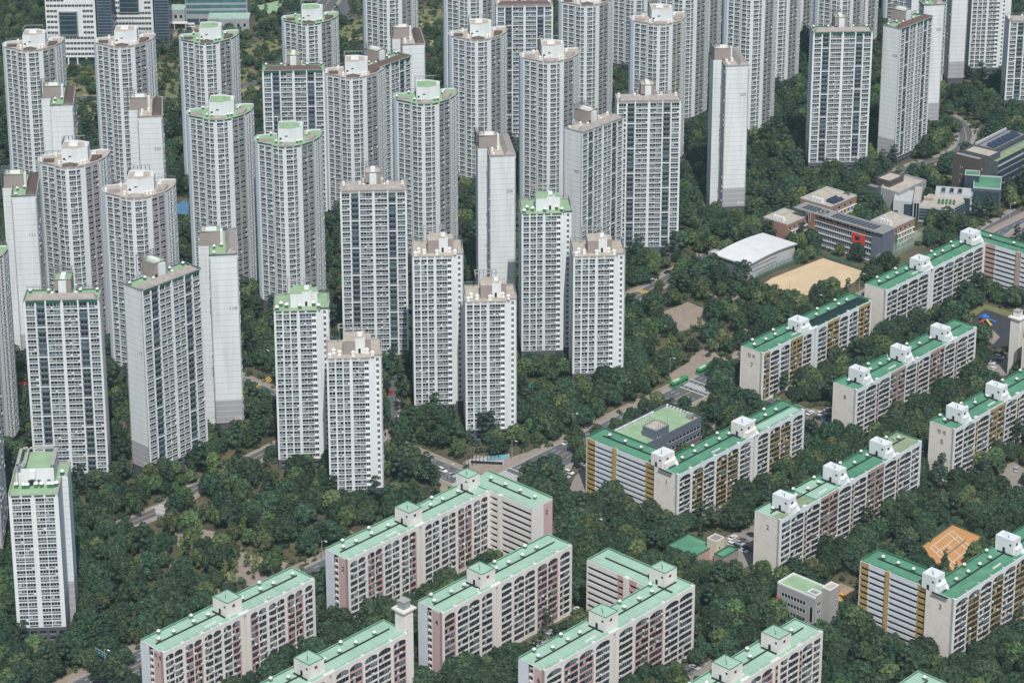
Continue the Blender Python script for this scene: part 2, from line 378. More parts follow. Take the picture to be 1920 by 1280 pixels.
def core_box(root, x0, x1, y0, y1, z0, z1, m1, m2, mr, frame_back=True):
    k = MB(); k.box(x0, x1, y0, y1, z0, z1, m1, 'bt')
    a = (x1 - x0)
    k.box(x0 + a * .28, x1 - a * .28, y0 - 1.2, y0 + .1, z0, z1 - .5, m2, 'b')
    k.box(x0 + .3, x1 - .3, y0 + .3, y1 - .3, z1 - .55, z1 - .5, mr, 'b')
    o = k.build('lift_house', root)
    for (u0, u1, v0, v1) in ((x0, x1, y0, y0 + .3), (x0, x1, y1 - .3, y1), (x0, x0 + .3, y0 + .3, y1 - .3), (x1 - .3, x1, y0 + .3, y1 - .3)):
        pass
    q = MB()
    q.box(x0, x1, y0, y0 + .3, z1 - .5, z1, m1, 'b'); q.box(x0, x1, y1 - .3, y1, z1 - .5, z1, m1, 'b')
    q.box(x0, x0 + .3, y0 + .3, y1 - .3, z1 - .5, z1, m1, 'b'); q.box(x1 - .3, x1, y0 + .3, y1 - .3, z1 - .5, z1, m1, 'b')
    q.box(x0 + a * .35, x0 + a * .65, y0 + 1.5, y1 - 1.2, z1 - .5, z1 + .6, ventw, 'b')
    q.build('parapet', o)
    d = MB(); d.box(x0 + a * .06, x0 + a * .22, y0 - .03, y0 + .05, z0, z0 + 2.1, dark, 'b'); d.build('door', o)
    if frame_back:
        f = MB()
        for i in range(6): 
            xx = x0 - 1.2 + (a + 2.4) * i / 5; f.box(xx - .1, xx + .1, y1 - 2.6, y1 + 1.2, z1 + 1.5, z1 + 1.7, railm); f.box(xx - .1, xx + .1, y1 + 1.0, y1 + 1.2, z0, z1 + 1.5, railm)
        f.box(x0 - 1.4, x1 + 1.4, y1 + 1.0, y1 + 1.25, z1 + 1.7, z1 + 1.9, railm); f.box(x0 - 1.4, x1 + 1.4, y1 - 2.7, y1 - 2.45, z1 + 1.7, z1 + 1.9, railm)
        f.build('roof_frame', o)
    return o

# ------------------------------------------------------------------ plate towers
PLATE_BAYS = [(.9, 4.2, 'w'), (4.85, 8.3, 'd'), (8.9, 11.5, 'w'), (11.62, 14.3, 'w'), (15.6, 18.2, 'w'), (18.32, 21.0, 'w'), (21.6, 25.0, 'd'), (25.65, 29.0, 'w')]
def plate(label, px, h, head, L=30.6, D=11.8, green=True, tilem=tileg, num=None, numz=None, greyend=True, numlow=None, core2=white, rearcells=False):
    p = at(*px, h); rot = R(head)
    root = thing('plate_tower', label, 'apartment tower', (p.x, p.y, 0), rot, 'white slab towers of the tower estate')
    z0 = 4.6; n = int((h - z0 - 2.0) / HF); ztop = h; zf = ztop - 1.2; z0 = ztop - 2.0 - n * HF
    k = L / 29.9; bays = [(a * k, b * k, c) for a, b, c in PLATE_BAYS]
    W = MB(); cells = []
    facade(W, cells, (0, 0), (L, 0), bays, n, HF, z0, zf - .8, .55)
    facade(W, cells, (L, D), (0, D), [(a * k, b * k, 'w') for a, b, c in PLATE_BAYS if not (10 < a < 20)], n, HF, z0, zf - .8, .55)
    for x, s in ((0, 1), (L, -1)):
        ge = z0 + 4 * HF if greyend else z0
        P0, T = ((0, D), (0, -1)) if x == 0 else ((L, 0), (0, 1))
        if greyend: W.fquad(P0, T, 0, D, 0, z0, ge, panelg)
        W.fquad(P0, T, 0, D, 0, ge, zf + .9, panel)
    base_floor(W, (0, 0), (L, 0), z0, .5); W.box(.4, L - .4, .4, D - .4, 0, z0, stone, 'b0')
    # rear lift core, full height
    W.box(L * .5 - 5, L * .5 + 5, D, D + 4.5, 0, zf + .9, panel, 'bt0')
    if rearcells: 
        facade(W, cells, (L * .5 - 5.6, D + 4.2), (L * .5 - 5.6, D), [(.6, 3.6, 'w')], n, HF, z0, zf, .5)
    W.build('wall', root)
    emit_cells(root, cells, 'window')
    rm = roofgreen if green else roofbeige; pm = emerd if green else parap
    rf = MB(); rf.box(.3, L - .3, .3, D - .3, zf - .1, zf, rm, 'b'); rf.box(L * .5 - 4.8, L * .5 + 4.8, D - .3, D + 4.4, zf - .1, zf, rm, 'b')
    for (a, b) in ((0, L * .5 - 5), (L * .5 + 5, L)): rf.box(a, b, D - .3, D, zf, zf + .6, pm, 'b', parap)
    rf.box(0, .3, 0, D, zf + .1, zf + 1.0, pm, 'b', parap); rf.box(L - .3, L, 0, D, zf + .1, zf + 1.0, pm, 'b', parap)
    rf.box(-.15, L + .15, -.2, .25, zf + .5, zf + .75, parap); rf.box(.2, L - .2, .06, .28, zf - .85, zf + .5, pm, 'b')
    for q in (.5, 8.6, 15, 21.3, 29.4): rf.box(q * k - .35, q * k + .35, -.05, .3, zf - .8, zf + .5, white, 'b')
    rf.build('roof', root)
    rt = MB()                                    # pitched tile strip along the facade
    rt.face([(1.4, .3, zf + .8), (L - 1.4, .3, zf + .8), (L - 3.2, 3.4, zf + 2.3), (3.2, 3.4, zf + 2.3)], tilem)
    rt.face([(1.4, 5.2, zf + .1), (1.4, .3, zf + .8), (3.2, 3.4, zf + 2.3)], tilem); rt.face([(L - 1.4, .3, zf + .8), (L - 1.4, 5.2, zf + .1), (L - 3.2, 3.4, zf + 2.3)], tilem)
    rt.face([(L - 1.4, 5.2, zf + .1), (1.4, 5.2, zf + .1), (3.2, 3.4, zf + 2.3), (L - 3.2, 3.4, zf + 2.3)], tilem)
    rt.build('roof_tiles', root)
    core_box(root, L * .5 - 3.6, L * .5 + 3.6, D - 5.2, D + 3.8, zf, zf + 7.0, taupe if core2 is white else core2, white, rm)
    railing(root, [(.2, D - .4), (L * .5 - 5, D - .4)], zf + .6, 1.6); railing(root, [(L * .5 + 5, D - .4), (L - .2, D - .4)], zf + .6, 1.6)
    vents(root, [(1.8, D - 2.2, zf), (L * .3, D - 2.4, zf), (L * .36, D - 5.6, zf), (L * .67, D - 5.6, zf), (L * .72, D - 2.4, zf), (L - 1.8, D - 2.2, zf)], 'g' if green else 'w')
    if num:
        wall_text(text_mesh(num, 2.3, txt), root, -.05, 3.0, h - (numz or 22), 'L')
        if numlow: wall_text(text_mesh(num, 2.3, txtw), root, -.05, 2.6, z0 + .7 * HF, 'L')
    foot(root, [(0, 0), (L, 0), (L, D + 4.5), (0, D + 4.5)], h)
    return root

# ------------------------------------------------------------------ curved towers
ARC = [(-7.3, -9.9), (-4.4, -12.0), (-.9, -12.9), (2.9, -12.2), (6.8, -9.6)]
def curved(label, px, h=None, ground=None, head=3.0, roofm=None, tilem=tile, side=brown):
    rot = R(head); ca, sa = math.cos(rot), math.sin(rot)
    ax, ay = -.9, -12.9; ox, oy = ax * ca - ay * sa, ax * sa + ay * ca
    if ground: p = at(*ground, 0)
    else: p = at(*px, h - 1.3)
    root = thing('curved_tower', label, 'apartment tower', (p.x - ox, p.y - oy, 0), rot, 'white curved-front towers of the tower estate')
    roofm = roofm or roofbeige; green = roofm is roofgreen
    W = MB(); cells = []
    z0 = 4.6; n = int((h - z0 - 2.2) / HF); zf = h - 1.3; z0 = zf - 1.0 - n * HF; zt = zf - .7
    L3, F0 = (-14.7, -4.2), (-7.8, -8.7)
    R1, R2, R3, R4 = (12.6, -4.0), (15.7, 2.0), (16.6, 8.0), (16.3, 12.2)
    back = [(11.5, 12.6), (4, 9.8), (-3, 8.6), (-10, 7.0)]
    left = [(-15.4, 5.6), (-16.6, 1.2), (-16.1, -2.2)]
    facade(W, cells, L3, F0, [(.9, 3.9, 'w'), (4.6, 7.9, 'w')], n, HF, z0, zt, .55)
    W.fquad(F0, (.39, -.92), 0, 1.3, 0, z0, zt, white)
    bays = [[(.5, 3.35, 'w')], [(.25, 2.1, 'w')], [(.45, 3.5, 'w')], [(.1, 2.0, 'w')]]
    for a, b, by in zip(ARC, ARC[1:], bays):
        facade(W, cells, a, b, by, n, HF, z0, zt, .5)
    facade(W, cells, ARC[-1], R1, [(.5, 3.3, 'w'), (4.3, 7.2, 'w')], n, HF, z0, zt, .5, side)
    facade(W, cells, R1, R2, [(2.0, 3.2, 'w'), (4.2, 5.8, 'w')], n, HF, z0, zt, .45)
    facade(W, cells, R2, R3, [(1.0, 2.6, 'w'), (3.6, 5.0, 'w')], n, HF, z0, zt, .45)
    pl = [R3, R4] + back + left + [L3]
    for a, b in zip(pl, pl[1:]):
        W.face([(a[0], a[1], z0), (b[0], b[1], z0), (b[0], b[1], zt), (a[0], a[1], zt)], blue if a[0] < -9 else panel)  # left walls get the bluish shade as paint
    poly = [F0] + ARC + [R1, R2, R3, R4] + back + left + [L3]
    ins = [(x * .965, y * .965) for x, y in poly]
    W.prism(ins, 0, z0, stone)
    for a, b in zip(ins, ins[1:8]): 
        d = Vector((b[0] - a[0], b[1] - a[1])); Ld = d.length
        if Ld > 3:
            t = tuple(d / Ld)
            for zz in (.6, 2.9): W.fquad(a, t, .6, Ld - .6, -.04, zz, zz + 1.1, gl0)
    W.build('wall', root)
    emit_cells(root, cells, 'window')
    rf = MB(); rf.prism([(x * .985, y * .985) for x, y in poly], zf - .05, zf, roofm, side=False)
    pm = emerd if green else parap
    cp = [L3, F0] + ARC + [R1, R2, R3]
    for i, (a, b) in enumerate(zip(cp, cp[1:])):
        d = Vector((b[0] - a[0], b[1] - a[1])); t = tuple(d / d.length)
        rf.fbox(a, t, 0, d.length, .05, .35, zt, zf + .25, pm, 'b'); rf.fbox(a, t, -.1, d.length + .1, -.15, .3, zf + .25, zf + .5, parap, '')
        if 1 < i < 9: rf.fbox(a, t, -.35, .35, -.05, .3, zt, zf + .25, white, 'b')
    hl = left[::-1][:0] + [R3, R4]
    for a, b in zip([R3, R4] + back + left, ([R3, R4] + back + left + [L3])[1:]):
        d = Vector((b[0] - a[0], b[1] - a[1])); t = tuple(d / d.length); rf.fbox(a, t, 0, d.length, 0, .3, zt, zf + .5, blue if a[0] < -9 else panel, 'b')  # left parapet carries the same painted shade
    rf.build('roof', root)
    rt = MB()
    rt.face([(-3.6, -10.9, zf + .3), (3.0, -10.9, zf + .3), (-.2, -9.6, zf + 1.9)], tilem); rt.face([(3.0, -10.9, zf + .3), (3.4, -7.4, zf + .3), (-.2, -9.6, zf + 1.9)], tilem); rt.face([(-4, -7.4, zf + .3), (-3.6, -10.9, zf + .3), (-.2, -9.6, zf + 1.9)], tilem)
    rt.build('roof_tiles', root); rt = MB(); rt.box(-13.3, -8.4, -4.3, -1.0, zf, zf + .9, tilem, 'b'); rt.build('roof_tiles', root); rt = MB()
    rt.hexa([(8.6, -4.6, zf), (11.8, -2.0, zf), (13.6, 2.2, zf), (8.9, 2.2, zf), (8.6, -4.6, zf + .7), (11.8, -2.0, zf + .7), (13.6, 2.2, zf + 1.3), (8.9, 2.2, zf + 1.3)], tilem, 'b')
    rt.build('roof_tiles', root)
    # lift house: two front faces at an angle
    k = MB(); zl = zf + 6.2
    cpl = [(-4.6, -4.2), (1.2, -5.2), (7.4, -1.8), (7.6, 5.4), (2, 8.2), (-4.6, 7.6)]
    k.prism(cpl, zf, zl, white, roofm)
    for a, b in zip(cpl, cpl[1:] + cpl[:1]):
        d = Vector((b[0] - a[0], b[1] - a[1])); t = tuple(d / d.length); k.fbox(a, t, 0, d.length, .003, .3, zl, zl + .5, white, 'b')
    k.box(-1.5, 2.5, 1.0, 4.5, zl, zl + 1.0, roofm if green else ventw, 'b'); k.cyl(6.4, 1.5, zl, zl + 1.4, .8, .8, ventw)
    o = k.build('lift_house', root)
    d = MB(); d.box(-1.3, .1, -5.12, -4.9, zf + 2.9, zf + 3.3, dark); d.box(-3.9, -2.9, -4.6, -4.3, zf, zf + 2.1, dark); d.build('door', o)
    f = MB()
    for i in range(6): f.box(-4.6 + i * 1.8, -4.4 + i * 1.8, 8.2, 11.0, zl + 1.3, zl + 1.5, railm); f.box(-4.6 + i * 1.8, -4.4 + i * 1.8, 10.8, 11.0, zf - 1, zl + 1.3, railm)
    f.box(-5.0, 5.0, 10.9, 11.15, zl + 1.5, zl + 1.75, parap); f.box(-5.2, -4.9, 3, 11, zl + 1.5, zl + 1.75, parap)
    for i in range(5): f.box(-5.2, -5.0, 3 + i * 1.9, 3.2 + i * 1.9, zf, zl + 1.5, railm)
    f.build('roof_frame', o)
    railing(root, [(-15.2, 5), (-10, 6.6), (-4.7, 7.7)], zf + .5, 1.6); railing(root, [(7.8, 10.6), (11.4, 12.2), (16, 11.9), (16.3, 8)], zf + .5, 1.6)
    vents(root, [(-14.6, -1.5, zf), (-8.4, 5.2, zf), (-5.6, -6.2, zf), (-3.2, -7, zf), (4.6, -6.3, zf), (6.3, -5.6, zf), (9, 4, zf), (9.6, 7, zf)], 'g' if green else 'w')
    foot(root, poly, h)
    return root

# ------------------------------------------------------------------ point towers
def point(label, px, h, head=3.0, green=False, Wd=20.0, D=19.0, step=4.0, stepb=3.0):
    p = at(*px, h); root = thing('point_tower', label, 'apartment tower', (p.x, p.y, 0), R(head), 'slim point towers along the avenue')
    zf = h - 1.2; z0 = 5.0; n = int((zf - 1.0 - z0) / HF); z0 = zf - .9 - n * HF; zt = zf - .7
    W = MB(); cells = []
    k = Wd / 20
    facade(W, cells, (0, 0), (Wd, 0), [(a * k, b * k, c) for a, b, c in ((.9, 3.5, 'w'), (4.2, 6.8, 'w'), (7.4, 9.9, 'w'), (11.3, 13.9, 'w'), (14.05, 16.4, 'w'), (16.6, 18.3, 's'))], n, HF, z0, zt, .5)
    W.fquad((Wd, 0), (0, 1), 0, stepb, 0, z0, zt + .5, white)
    X = Wd + step
    facade(W, cells, (Wd, stepb), (X, stepb), [(1.6, 2.6, 's')], n, HF, z0, zt, .35)
    facade(W, cells, (X, stepb), (X, D), [(1.2, 2.4, 's'), (4.2, 7.0, 'w'), (8.2, 10.6, 'w'), (12.0, 14.6, 'w')], n, HF, z0, zt, .45, panel)
    W.fquad((0, D), (0, -1), 0, D, 0, z0, zt + .5, panel); W.fquad((X, D), (-1, 0), 0, X, 0, z0, zt + .5, panel)
    poly = [(0, 0), (Wd, 0), (Wd, stepb), (X, stepb), (X, D), (0, D)]
    ins = [(.3, .3), (Wd - .3, .3), (Wd - .3, stepb + .3), (X - .3, stepb + .3), (X - .3, D - .3), (.3, D - .3)]
    W.prism(ins, 0, z0, stone); base_floor(W, (0, 0), (Wd, 0), z0, .5)
    W.build('wall', root); emit_cells(root, cells, 'window')
    rm = roofgreen if green else roofbeige; pm = emerd if green else parap
    rf = MB(); rf.prism(ins, zf - .05, zf, rm, side=False)
    for a, b in zip(poly, poly[1:] + poly[:1]):
        d = Vector((b[0] - a[0], b[1] - a[1])); t = tuple(d / d.length)
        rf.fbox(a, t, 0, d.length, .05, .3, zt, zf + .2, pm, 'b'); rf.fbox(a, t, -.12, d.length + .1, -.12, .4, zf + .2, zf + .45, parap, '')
    for q in (.4, 3.85, 7.1, 10.6, 13.97, 19.2): rf.box(q * k - .4, q * k + .4, -.04, .3, zt, zf + .2, white, 'b')
    rf.build('roof', root)
    lm = white if green else taupe
    q = MB(); q.box(7, 12, 4.5, 12, zf, zf + 6, lm, 'b', rm); q.box(12, 15.5, 5.5, 12.5, zf, zf + 6.6, white, 'b', rm); q.box(15.5, 18.5, 7, 13, zf, zf + 5.6, lm, 'b', rm); q.box(8, 16, 12.5, 17, zf, zf + 5, white, 'b', rm)
    q.box(13, 15, 8, 11, zf + 6.6, zf + 7.4, ventw, 'b'); q.cyl(15.6, 5.6, zf, zf + 7, .5, .5, ventw)
    o = q.build('lift_house', root)
    d = MB(); d.box(13.2, 14.2, 5.4, 5.6, zf, zf + 2.1, dark, 'b'); d.build('door', o)
    f = MB()
    for i in range(6): f.box(5.5 + i * 1.8, 5.7 + i * 1.8, 15, 19, zf + 7.2, zf + 7.4, railm); f.box(5.5 + i * 1.8, 5.7 + i * 1.8, 18.8, 19, zf, zf + 7.2, railm)
    f.box(5, 15.2, 18.8, 19.1, zf + 7.4, zf + 7.7, parap); f.box(5, 15.2, 15, 15.3, zf + 7.4, zf + 7.7, parap); f.box(5, 5.3, 12, 19, zf + 7.4, zf + 7.7, parap)
    f.build('roof_frame', o)
    railing(root, [(.3, 6), (.3, D - .3), (5, D - .3)], zf + .45, 1.7); railing(root, [(15.5, D - .3), (X - .3, D - .3), (X - .3, 8)], zf + .45, 1.7)
    vents(root, [(1.4, 1.6, zf), (3.0, 6.0, zf), (5.4, 4.2, zf), (11, 3, zf), (16.8, 5.6, zf), (19, 2.6, zf), (18, 16, zf)], 'g' if green else 'w', True)
    foot(root, poly, h); return root

# ------------------------------------------------------------------ long slab blocks
ACM = {}
def ac_mesh(v):
    if v not in ACM:
        m = MB()
        if v < 3: m.box(-.45, .45, -.45, -.05, 0, .72, ac); m.fquad((-.35, -.46), (1, 0), 0, .5, 0, .12, .6, greyw)
        else: m.cyl(0, 0, 0, .1, .5, .5, ac)
        ACM[v] = m.mesh('air_conditioner')
    return ACM[v]
def dish(root, x, y, z, r=.8):
    m = MB(); m.tube((0, 0, 0), (0, 0, .9), .06, railm)
    N = 12; ring = [(math.cos(i * 2 * math.pi / N) * r, -.25, 1.3 + math.sin(i * 2 * math.pi / N) * r) for i in range(N)]
    for i in range(N): m.face([(0, .08, 1.2), ring[i], ring[(i + 1) % N]], ventw)
    m.build('satellite_dish', root, (x, y, z), R(20))
def stair_box(root, x, y, z, w=6.0, d=7.0, h=5.0, kind='S', stairs=True, m1=None, mr=None):
    k = MB(); m1 = m1 or (creamw if kind == 'S' else white)
    mr = mr or (mint if kind == 'S' else white)
    k.box(x, x + w, y, y + d, z, z + h, m1, 'b', mr)
    for (a, b, c, e) in ((x, x + w, y, y + .2), (x, x + w, y + d - .2, y + d), (x, x + .2, y + .2, y + d - .2), (x + w - .2, x + w, y + .2, y + d - .2)):
        k.box(a, b, c, e, z + h + .002, z + h + .3, m1 if kind != 'S' else mintd, 'b')
    if kind == 'G':                              # front shaft with a sloping hood
        k.box(x + .6, x + w - .4, y - 1.3, y, z, z + h * .45, m1, 'b'); k.hexa([(x + w - 1.6, y - 2.3, z), (x + w, y - 2.3, z), (x + w, y, z), (x + w - 1.6, y, z), (x + w - 1.6, y - 2.3, z + .4), (x + w, y - 2.3, z + .4), (x + w, y, z + h * .62), (x + w - 1.6, y, z + h * .62)], m1, 'b')
    o = k.build('stair_house', root)
    dd = MB(); dd.box(x - .04, x + .02, y + d * .45, y + d * .45 + 1.1, z, z + 2.1, dark, 'b'); dd.build('door', o)
    ww = MB(); ww.box(x - .03, x + .02, y + d * .12, y + d * .12 + .9, z + h * .6, z + h * .6 + .8, dark, ''); ww.box(x + w * .35, x + w * .35 + 1.2, y - .04, y + .02, z + h * .58, z + h * .58 + 1.0, dark, ''); ww.build('window', o)
    a = MB(); a.tube((x + w * .5, y + d * .6, z + h), (x + w * .5, y + d * .6, z + h + 3.2), .05, railm, 4); a.tube((x + w * .3, y + d * .4, z + h), (x + w * .3, y + d * .4, z + h + 1.6), .12, ventg, 4); a.build('antenna', o)
    return o
def slab(label, px, h, L, seq, kind='S', anchor='L', D=12.5, nfl=10, boxes=(), wing=None, num=None, name=None, patches=(), head=47.0, ends=True, numlow=False, boxm=None, dishes=()):
    rot = R(head); p = at(*px, h); ca, sa = math.cos(rot), math.sin(rot)
    ox, oy = {'L': (0, 0), 'R': (L, 0), 'BR': (L, D)}[anchor]
    root = thing('slab_block', label, 'apartment block', (p.x - (ox * ca - oy * sa), p.y - (ox * sa + oy * ca), 0), rot, 'long green-roofed blocks with arched balconies')
    wl = creamw if kind == 'S' else white; wl2 = cream if kind == 'S' else creamw
    hf = (h - 2.2) / (nfl + .35); z0 = .35 * hf; r = 1.3; ztop = z0 + nfl * hf
    units = {'|': 1.15, ':': .26, 'A': 5.0, 'P': 5.0, 'Y': 5.0, 'F': 3.4, 'B': 3.5, 'M': 3.5, 'S': 2.6, 'K': 2.1}
    if seq.count(':') and kind == 'S' and len([c for c in seq if c in 'AP']) > 13: units['A'] = units['P'] = 3.3
    fixed = sum(units[c] for c in seq if c in '|:SK'); k = (L - fixed) / sum(units[c] for c in seq if c not in '|:SK')
    W = MB(); cells = []; acs = []
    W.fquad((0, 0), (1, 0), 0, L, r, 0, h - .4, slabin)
    s = 0.0; P, T = (0, 0), (1, 0); rr = random.Random(hash(px) & 0xffff)
    pm = {'A': wl, 'P': pink, 'Y': wl, 'F': wl, 'B': rbrown, 'M': mustard}
    for i, c in enumerate(seq):
        wd = units[c] * (1 if c in '|:SK' else k); e = s + wd
        nx = seq[i + 1] if i + 1 < len(seq) else '|'; pv = seq[i - 1] if i else '|'
        if c == '|':
            mm = wl
            W.fbox(P, T, s, e, -.12, r, 0, h - .3, mm, 'b2')
            if 'P' in (nx, pv) and 0 < i < len(seq) - 1:      # pink edge next to a pink bay
                if nx == 'P': W.fbox(P, T, e - .02, e + .35, -.125, .2, 0, ztop - .4 * hf, pink, 'b2')
                if pv == 'P': W.fbox(P, T, s - .35, s + .02, -.125, .2, 0, ztop - .4 * hf, pink, 'b2')
        elif c == ':':
            both = nx in 'BM' and pv in 'BM'
            W.fbox(P, T, s, e, -.2, r, 0, h - .35, pm[nx] if both else wl, 'b2')
        elif c == 'S':
            sm = {'S': creamy, 'G': mustard if 'Y' in seq or 'M' in seq else rbrown}[kind]
            W.fbox(P, T, s, s + .25 * wd, -.1, r, 0, h - .4, wl, 'b2'); W.fbox(P, T, e - .25 * wd, e, -.1, r, 0, h - .4, wl, 'b2')
            W.fbox(P, T, s + .25 * wd, e - .25 * wd, .7, r, 0, h - 1.4, sm, 'b2'); W.fbox(P, T, s + .25 * wd, e - .25 * wd, -.05, r, h - 1.4, h - .4, wl, '2')
        elif c == 'K':
            km = {True: mustard, False: rbrown}['M' in seq]
            W.fbox(P, T, s, e, -.1, r, 0, h - .35, wl, 'b2')
            W.fquad(P, T, s + .3, e - .3, -.14, .3, ztop - .2, km)
            for q in range(nfl): W.fquad(P, T, s + .45, e - .45, -.17, z0 + q * hf + .35 * hf, z0 + q * hf + .75 * hf, gl0)
        else:
            bandm = c if c in 'PYBM' else ('A' if kind == 'S' else 'F' if c == 'F' else 'A')
            for q in range(nfl):
                var = rr.choice((0, 1, 2, 3, 4, 5, 6, 7)); zk = 'z' if (kind == 'G' and c in 'AY') else 'n'
                key = ('bal', zk, round(wd, 2), round(hf, 3), r, var, bandm)
                win_mesh(key, bal_geo, zk, round(wd, 2), round(hf, 3), r, var, bandm)
                cells.append((s, 0, z0 + q * hf, 0.0, key))
                if rr.random() < .62: acs.append((s + wd * rr.choice((.1, .3, .55, .85)), z0 + q * hf + rr.uniform(.25, .7), rr.choice((0, 1, 2, 3) if rr.random() < .3 else (0, 1, 2))))
            if c in 'APY':                       # arched head of the bay
                N = 10; cx = (s + e) / 2; a = wd / 2; rise = min(1.45, .32 * wd); zb = ztop - rise * .82
                arc = [(cx + a * math.cos(math.pi - math.pi * j / N), zb + rise * math.sin(math.pi * j / N)) for j in range(N + 1)]
                for (x0, za), (x1, zb2) in zip(arc, arc[1:]):
                    W.face([(x0, -.1, za), (x1, -.1, zb2), (x1, -.1, h - .4), (x0, -.1, h - .4)], wl)
                    W.face([(x0, .35, za), (x1, .35, zb2), (x1, -.1, zb2), (x0, -.1, za)], wl)
            else:
                W.fquad(P, T, s, e, -.08, ztop - .05, h - .4, pm[c] if c in 'BM' else wl)
            W.fquad(P, T, s, e, -.06, 0, z0, wl2)
        s = e
    # ends, back
    if kind == 'S':
        W.fquad((0, D), (0, -1), 0, D * .40, 0, 0, h - .3, bluewh if num else wl)
        W.fquad((0, D), (0, -1), D * .40, D * .56, .5, 0, h - 1.8, wl); W.fbox((0, D), (0, -1), D * .40, D * .56, 0, .5, 0, .01, wl)
        for q in range(nfl):
            W.fquad((0, D), (0, -1), D * .42, D * .54, .47, z0 + q * hf + .35 * hf, z0 + q * hf + .92 * hf, dark)
            W.fbox((0, D), (0, -1), D * .40, D * .56, 0, .5, z0 + q * hf - .1, z0 + q * hf + .25 * hf, wl2, '2')
        W.fquad((0, D), (0, -1), D * .56, D * .60, 0, 0, h - .3, wl); W.fquad((0, D), (0, -1), D * .60, D * .97, 0, 0, h - 1.0, pinkw); W.fquad((0, D), (0, -1), D * .60, D * .97, 0, h - 1.0, h - .3, wl); W.fquad((0, D), (0, -1), D * .97, D, 0, 0, h - .3, wl)
    else:
        W.fquad((0, D), (0, -1), 0, D, 0, 0, h - .3, beigeb)
        W.fbox((0, D), (0, -1), -.02, .35, -.06, .2, 0, h - .3, creamw, 'b'); W.fbox((0, D), (0, -1), D - .3, D + .02, -.06, .2, 0, h - .3, creamw, 'b')
    W.fquad((L, 0), (0, 1), 0, D, 0, 0, h - .3, wl)
    W.fquad((L, D), (-1, 0), 0, L, 0, 0, h - .3, wl2)
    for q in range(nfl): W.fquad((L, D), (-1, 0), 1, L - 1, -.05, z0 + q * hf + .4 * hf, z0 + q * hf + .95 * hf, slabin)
    poly = [(0, 0), (L, 0), (L, D), (0, D)]; wpoly = None
    if wing:
        sd_, direc, WL, WD = wing
        if direc == 'back':
            x0, x1 = (.7, .7 + WD) if sd_ == 'L' else (L - WD - .7, L - .7); y0, y1 = D, D + WL
        else:
            x0, x1 = L, L + WD; y0, y1 = D - WL - .0 - 0, D
            y0 = -WL
        P0, T2 = (x0, y1 if direc == 'back' else 0.0), (0, -1); ln = y1 - y0 if direc == 'back' else WL
        # striped gallery side, facing -x
        W.fquad(P0, T2, 0, ln, 1.2, 0, h - .4, slabin)
        edge = {'G': ((0, .13, mustard if sd_ == 'L' else rbrown), (.13, .38, bluewh), (.38, .44, None), (.44, .86, bluewh), (.86, 1, mustard if sd_ == 'L' else rbrown)),
                'S': ((0, .52, wl), (.52, .62, pink), (.62, .72, None), (.72, .84, pink), (.84, 1, wl)) if direc == 'back' else ((0, .04, wl), (.04, .20, wl), (.20, .30, None), (.30, 1, wl))}[kind]
        for a, b, m in edge:
            if m is None:
                W.fbox(P0, T2, a * ln + ln * .01, b * ln - ln * .01, -.5, 1.2, 0, h - .2, mustard if (kind == 'G' and sd_ == 'L') else (wl if kind == 'S' else rbrown), 'b'); continue
            for q in range(nfl + 1):
                z = z0 + q * hf - (0.15 if q else .3)
                hi = z + .60 * hf if q < nfl else h - .4
                W.fbox(P0, T2, a * ln, b * ln, 0, .25, max(0, z), hi, m, '2'); 
            W.fbox(P0, T2, a * ln - .08, a * ln + .08, .3, 1.2, 0, h - .4, wl2, 'b')
        W.fbox(P0, T2, 0, .3, -.02, 1.2, 0, h - .3, wl2, 'b2')
        # the other wing sides
        if direc == 'back':
            W.fquad((x1, y0), (0, 1), 0, ln, 0, 0, h - .3, wl); W.fquad((x1, y1), (-1, 0), 0, x1 - x0, 0, 0, h - .3, wl)
        else:
            W.fquad((x0, y0), (1, 0), 0, WD * .58, 0, 0, h - .3, wl); W.fquad((x0, y0), (1, 0), WD * .58, WD, 0, 0, h - 1.2, pinkw if kind == 'S' else beigeb); W.fquad((x0, y0), (1, 0), WD * .58, WD, 0, h - 1.2, h - .3, wl)
            W.fquad((x1, y0), (0, 1), 0, WL + D, 0, 0, h - .3, wl)
            if num: wall_text(text_mesh(num, 2.8, txtd), root, x0 + WD * .72, y0 - .06, h - 5.2, 'F')
        wpoly = [(x0, y0), (x1, y0), (x1, y1), (x0, y1)]
    W.build('wall', root)
    emit_cells(root, cells, 'balcony')
    vis = [a for a in acs if a[1] > 4]
    vis.sort(key=lambda a: -a[1])
    for x, z, v in vis[:100]:
        o = link('air_conditioner', ac_mesh(v), root, (x, -.12, z))
        if v == 3: o.rotation_euler = (R(75), 0, 0)
    rm, rd = (mint, mintd) if kind == 'S' else (emer, emerd)
    rf = MB(); zr = h - .5
    rf.box(.2, L - .2, .1, D - .2, zr - .1, zr, rm, 'b')
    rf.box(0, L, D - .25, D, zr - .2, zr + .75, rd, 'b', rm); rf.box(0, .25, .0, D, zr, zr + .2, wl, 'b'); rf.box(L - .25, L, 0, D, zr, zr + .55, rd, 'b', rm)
    rf.box(-.02, L + .02, -.16, .10, zr - .3, zr + .13, wl, 'b')
    if wpoly:
        (x0, y0), (x1, y1) = wpoly[0], wpoly[2]
        rf.box(x0 + .1, x1 - .2, y0 + .1 + (.003), y1 - .1, zr - .104, zr - .004, rm, 'b'); rf.box(x1 - .25, x1, y0, y1, zr, zr + .8, rd, 'b', rm)
        if wing[1] == 'back': rf.box(x0, x1, y1 - .25, y1, zr, zr + .8, rd, 'b', rm)
        rf.box(x0, x0 + .2, y0, y1, zr, zr + .2, wl, 'b')
